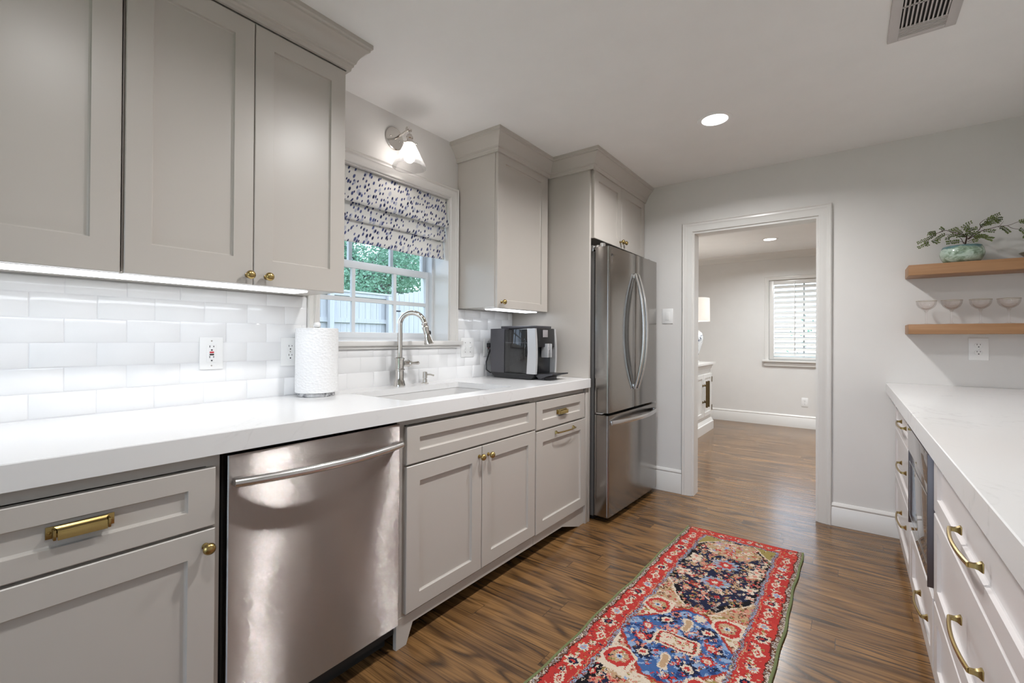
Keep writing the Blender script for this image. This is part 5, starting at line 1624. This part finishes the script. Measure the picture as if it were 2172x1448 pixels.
branch([(560, 440), (430, 460)], TW * 0.7, 0.0005, 0.0, -0.02)
branch([(700, 440), (560, 470), (410, 455)], TW, 0.0005, 0.45, 0.01)
branch([(500, 520), (420, 640), (340, 760), (210, 825)], TW, 0.0005, 0.5, -0.03)
branch([(1030, 560), (850, 540), (700, 540), (620, 600), (560, 650), (640, 660)], TW * 1.3, 0.0005, 0.5, -0.04)
branch([(500, 640), (560, 700), (600, 760)], TW, 0.0005, 0.0, -0.03)
branch([(400, 640), (380, 720), (420, 800)], TW, 0.0005, 0.1, -0.02)
branch([(1105, 800), (1040, 755), (900, 755), (740, 775)], TW * 1.6, 0.0005, 0.4, -0.05, 11, 0.0125)
branch([(1080, 800), (1020, 660), (900, 580), (790, 610), (760, 690)], TW * 1.5, 0.0005, 0.55, -0.035)
branch([(1150, 690), (1260, 580), (1360, 480), (1385, 400), (1375, 330), (1450, 245), (1560, 200), (1725, 130)], 0.0024, 0.0005, 0.82, 0.02)
branch([(1380, 400), (1480, 380), (1540, 380)], TW, 0.0005, 0.0, -0.02, 16)
branch([(1375, 440), (1420, 380), (1500, 300), (1600, 270), (1740, 285)], TW, 0.0005, 0.2, -0.02, 15)
branch([(1450, 330), (1560, 330), (1720, 330)], TW, 0.0005, 0.1, 0.02, 14)
branch([(1480, 250), (1570, 230), (1640, 260), (1700, 360)], TW, 0.0005, 0.1, 0.0, 14)
branch([(1160, 700), (1290, 600), (1400, 520), (1540, 490), (1680, 460), (1840, 460), (2000, 400), (2160, 380)], 0.0024, 0.0006, 0.86, -0.02)
branch([(1840, 460), (1920, 540), (2040, 590), (2110, 700), (2100, 810)], TW * 1.2, 0.0005, 0.45, -0.03, 14)
branch([(2050, 400), (2170, 430)], TW, 0.0005, 0.0, -0.02)
branch([(1680, 460), (1770, 520), (1850, 640)], TW, 0.0005, 0.15, -0.02, 15)
branch([(1700, 450), (1765, 345)], TW, 0.0005, 1.2, -0.01)
branch([(1140, 810), (1230, 770), (1310, 740)], TW, 0.0005, 0.5, -0.04)
branch([(1150, 760), (1280, 690), (1390, 670), (1450, 730), (1540, 785)], TW * 1.3, 0.0005, 0.3, -0.05, 16, 0.0125)
branch([(1250, 700), (1360, 640), (1480, 700)], TW, 0.0005, 0.1, -0.03, 15)
branch([(1130, 640), (1060, 530), (980, 430), (930, 350)], TW * 1.3, 0.0005, 0.4, 0.03)
branch([(1010, 500), (880, 460), (840, 380)], TW, 0.0005, 0.3, 0.02)
branch([(1120, 560), (1180, 480), (1260, 430), (1350, 420)], TW * 1.2, 0.0005, 0.25, 0.03)
branch([(1040, 440), (1090, 350), (1220, 290)], TW, 0.0005, 0.2, -0.02, 10)
branch([(1100, 470), (1150, 390), (1210, 370)], TW, 0.0005, 0.0, 0.03)
branch([(1160, 600), (1250, 560), (1330, 600)], TW, 0.0005, 0.2, -0.03)
branch([(1400, 520), (1500, 540), (1600, 590)], TW, 0.0005, 0.15, -0.03, 12)
branch([(1140, 640), (1050, 590), (930, 620)], TW, 0.0005, 0.1, -0.03, 12)
branch([(1130, 620), (1210, 560), (1100, 540)], TW, 0.0005, 0.1, -0.02, 12)
br.build('branches', M['bark'], t)
lf.build('foliage', M['leaf'], t, smooth=0)
m = MB().lathe([(1e-5, 0.001), (0.030, 0.001), (0.060, 0.010), (0.078, 0.030), (0.084, 0.034), (0.082, 0.037), (0.058, 0.016), (1e-5, 0.008)], (0.815 - 0.03, YE - 0.10, SHZ2), 32, cap=False)
tag(m.build('bowl', plain('sage_glaze', srgb(150, 152, 138), 0.3), None, at=(0.785, YE - 0.10, SHZ2)), 'shallow sage bowl at the far right of the upper shelf', 'bowl')

# ------------------------------------------------------------------ next room
t = thing('sideboard', 'white sideboard with bronze bar handles seen through the doorway', 'sideboard', (-1.75, 5.6, 0))
bx0, bx1, by0, by1 = FWL + 0.02, -1.485, 4.70, 6.40
m = MB()
m.box(bx0, bx1, by0, by1, 0.14, 0.795)
m.build('body', M['trim'], t)
m = MB()
m.prism([(bx0 - 0.015, 0.0), (bx1 + 0.035, 0.0), (bx1 + 0.035, 0.105), (bx1 + 0.022, 0.115), (bx1 + 0.018, 0.13), (bx1 + 0.004, 0.15), (bx0, 0.15), (bx0 - 0.015, 0.14)], by0 - 0.03, by1 + 0.03, 1)
m.build('base_molding', M['trim'], t)
m = MB()
m.prism([(bx0, 0.796), (bx1 + 0.004, 0.796), (bx1 + 0.01, 0.82), (bx1 + 0.025, 0.845), (bx1 + 0.028, 0.852), (bx1 + 0.055, 0.856), (bx1 + 0.055, 0.878), (bx0, 0.878)], by0 - 0.04, by1 + 0.04, 1)
m.build('top', M['trim'], t)
fs_ = left_map(bx1)
for s0, s1, hs in ((5.56, 5.965, 5.925), (5.975, 6.385, 6.015), (4.72, 5.12, 5.08), (5.13, 5.55, 5.17)):
    d = door(fs_, t, M['trim'], s0, s1, 0.20, 0.735, 0.06, 0.05, 0.05)
    m = MB(fs_)
    m.tube([(hs, 0.070, 0.335), (hs, 0.070, 0.660)], 0.013, 14)
    for z in (0.395, 0.600):
        m.tube([(hs, 0.02, z), (hs, 0.070, z)], 0.006, 10)
        q = MB(); q.lathe([(0.016, 0.02), (0.014, 0.028), (1e-5, 0.030)], seg=14)
        m.add([(hs + v.x, v.z, z + v.y) for v in q.v], q.f)
    m.build('bar_handle', M['bronze'], d)
    hy = s0 if hs > (s0 + s1) / 2 else s1
    for z in (0.285, 0.655): MB(fs_).box(hy - 0.012, hy + 0.012, 0.0205, 0.026, z - 0.035, z + 0.035, 0.001).build('hinge', M['bronze'], d)
# table lamp
LX, LY = -1.655, 6.20
t = thing('table_lamp', 'blue and white china table lamp with a white drum shade on the sideboard', 'lamp', (LX, LY, 0.878))
def lamp_h(z): return z
m = MB().lathe([(0.075, 0.001), (0.075, 0.020), (0.060, 0.026)], (LX, LY, 0.878), 32); m.build('foot', M['trim'], t)
m = MB().lathe([(0.050, 0.026), (0.048, 0.040), (0.060, 0.075), (0.085, 0.15), (0.115, 0.25), (0.125, 0.32), (0.112, 0.38), (0.075, 0.415), (0.045, 0.428), (0.042, 0.445), (0.05, 0.452), (1e-5, 0.453)], (LX, LY, 0.878), 40)
m.build('vase_base', M['china'], t)
m = MB().lathe([(0.012, 0.453), (0.012, 0.60)], (LX, LY, 0.878), 14); m.build('stem', M['brass'], t)
m = MB().lathe([(0.205, 0.535), (0.200, 0.835), (0.198, 0.835), (0.203, 0.535), (0.205, 0.535)], (LX, LY, 0.878), 48, cap=False); m.build('lamp_shade', M['lampshade'], t)
MB().sphere((LX, LY, 0.878 + 0.66), 0.035, 16, 10).build('bulb', M['lampbulb'], t)
# plantation shutter
t = thing('plantation_shutter', 'white plantation shutter with tilted louvers in the next room window', 'shutter', (-0.6, YF, FZ0))
py0, py1 = YF + 0.020, YF + 0.048
lx0, lx1, lz0, lz1 = -0.848, -0.352, 0.945, 1.938
m = MB()
m.box(FX0 + 0.002, lx0, py0, py1, FZ0 + 0.002, FZ1 - 0.002, 0.002); m.box(lx1, FX1 - 0.002, py0, py1, FZ0 + 0.002, FZ1 - 0.002, 0.002)
m.box(lx0, lx1, py0, py1, FZ0 + 0.002, lz0, 0.002); m.box(lx0, lx1, py0, py1, lz1, FZ1 - 0.002, 0.002)
m.build('frame', M['trim'], t)
m = MB()
nl = 14; pt_ = (lz1 - lz0) / nl
for k in range(nl):
    zc = lz0 + pt_ * (k + 0.5)
    a = math.radians(44)
    ca_, sa_ = math.cos(a), math.sin(a)
    sec = [(-0.034, 0), (-0.02, 0.004), (0, 0.0052), (0.02, 0.004), (0.034, 0), (0.02, -0.004), (0, -0.0052), (-0.02, -0.004)]
    yc = (py0 + py1) / 2 + 0.004
    m.prism([(yc + p * ca_ - q_ * sa_, zc + p * sa_ + q_ * ca_) for p, q_ in sec], lx0 + 0.003, lx1 - 0.003, 0)
m.build('louvers', M['trim'], t)
MB().box(-0.606, -0.596, py0 - 0.022, py0 - 0.012, lz0 + 0.05, lz1 + 0.03, 0.002).build('tilt_rod', M['trim'], t)

# ------------------------------------------------------------------ outdoors
tag(MB().box(-40, 40, -40, 60, -0.6, -0.35).build('lawn', M['grass'], None), kind='structure')
FX = -8.0
t = thing('wooden_fence', 'weathered grey cedar privacy fence seen through the kitchen window', 'fence', (FX, 4.0, -0.35))
m = MB(); bd = 0.14
y = -3.0
while y < 6.30:
    h = 2.06 + rnd.uniform(-0.012, 0.012)
    m.box(FX - 0.045 - rnd.uniform(0, 0.004), FX - 0.025, y + 0.003, y + bd - 0.003, -0.35, h); y += bd
m.build('board_panel', M['fence'], t)
for zz in (0.10, 1.47, 2.00):
    MB().box(FX - 0.024, FX + 0.016, -3.0, 6.30, zz, zz + 0.09).build('rail', M['fence'], t)
MB().box(FX - 0.07, FX + 0.04, -3.0, 6.30, 2.075, 2.11).build('cap_rail', M['fence'], t)
for yy in (-2.9, -0.7, 1.5, 3.35, 4.86, 6.22):
    MB().box(FX + 0.017, FX + 0.107, yy - 0.045, yy + 0.045, -0.35, 2.06).build('post', M['fence'], t)
t = thing('garden_gate', 'cedar garden gate with an arched top and dark strap hinges right of the fence', 'gate', (FX, 7.2, -0.35))
m = MB(); y = 6.42
while y < 8.8:
    h = 2.12 + 0.22 * math.sin(min(1, max(0, (y - 6.42) / 1.9)) * PI * 0.6)
    m.box(FX - 0.045, FX - 0.02, y + 0.003, y + bd - 0.003, -0.35, h); y += bd
m.build('board_panel', M['fence'], t)
MB().box(FX + 0.0, FX + 0.10, 6.33, 6.43, -0.35, 2.15).build('gate_post', M['fence'], t)
for zz in (1.10, 1.72):
    m = MB()
    m.prism([(6.98, zz), (7.04, zz + 0.022), (7.09, zz + 0.045), (7.14, zz + 0.022), (7.20, zz), (7.14, zz - 0.022), (7.09, zz - 0.045), (7.04, zz - 0.022)], FX - 0.018, FX - 0.010, 0)
    m.box(FX - 0.018, FX + 0.104, 6.36, 6.50, zz + 0.02, zz + 0.05)
    m.build('strap_hinge', M['tape'], t)

def tree(label, x, y, th, cr, cz, nb, nl_, group, seed, sx=1.0):
    rr = random.Random(seed)
    t = thing('tree', label, 'tree', (x, y, -0.35), group)
    tm = MB()
    tm.tube([(x, y, -0.35), (x + 0.05, y + 0.05, cz * 0.5), (x, y + 0.1, cz)], [0.16, 0.12, 0.08], 10)
    ends = []
    for k in range(nb):
        a = rr.uniform(0, 2 * PI); e = rr.uniform(-0.35, 0.9)
        L_ = cr * rr.uniform(0.6, 1.0)
        p0 = Vector((x, y + 0.08, cz * rr.uniform(0.75, 1.0)))
        p3 = p0 + Vector((math.cos(a) * L_ * math.cos(e), math.sin(a) * L_ * math.cos(e) * sx, L_ * math.sin(e) * 0.8))
        p1 = p0.lerp(p3, 0.35) + Vector((rr.uniform(-.2, .2), rr.uniform(-.2, .2), rr.uniform(0, .3)))
        p2 = p0.lerp(p3, 0.7) + Vector((rr.uniform(-.2, .2), rr.uniform(-.2, .2), rr.uniform(-.1, .25)))
        tm.tube([tuple(p0), tuple(p1), tuple(p2), tuple(p3)], [0.045, 0.03, 0.018, 0.006], 6)
        ends += [p1.lerp(p2, 0.5), p2, p2.lerp(p3, 0.5), p3]
    tm.build('trunk', M['treebark'], t)
    vs, fs = [], []
    for k in range(nl_):
        c_ = rr.choice(ends)
        p = c_ + Vector((rr.gauss(0, 0.34), rr.gauss(0, 0.34), rr.gauss(0, 0.26)))
        d = Vector((rr.gauss(0, 1), rr.gauss(0, 1), rr.gauss(-0.2, 0.6))).normalized()
        n_ = d.orthogonal().normalized()
        s_ = rr.uniform(0.045, 0.085)
        k0 = len(vs)
        vs += [tuple(p), tuple(p + d * s_ * 0.6 + n_ * s_ * 0.4), tuple(p + d * s_ * 1.3), tuple(p + d * s_ * 0.6 - n_ * s_ * 0.4)]
        fs.append((k0, k0 + 1, k0 + 2, k0 + 3))
    MB().add(vs, fs).build('foliage', M['treeleaf'], t, smooth=0)
tree('light green tree overhanging the fence outside the kitchen window', -11.4, 8.0, 0.15, 2.9, 3.1, 40, 26000, 'garden trees', 5)
tree('taller tree far behind the wooden fence', -18.5, 13.0, 0.2, 3.6, 4.0, 34, 14000, 'garden trees', 8)
tree('leafy shrub tree outside the shuttered window of the next room', 0.4, 10.8, 0.1, 1.5, 1.4, 14, 2200, 'garden trees', 21)

# drop the helper marks
for o in bpy.data.objects:
    if '_local' in o: del o['_local']
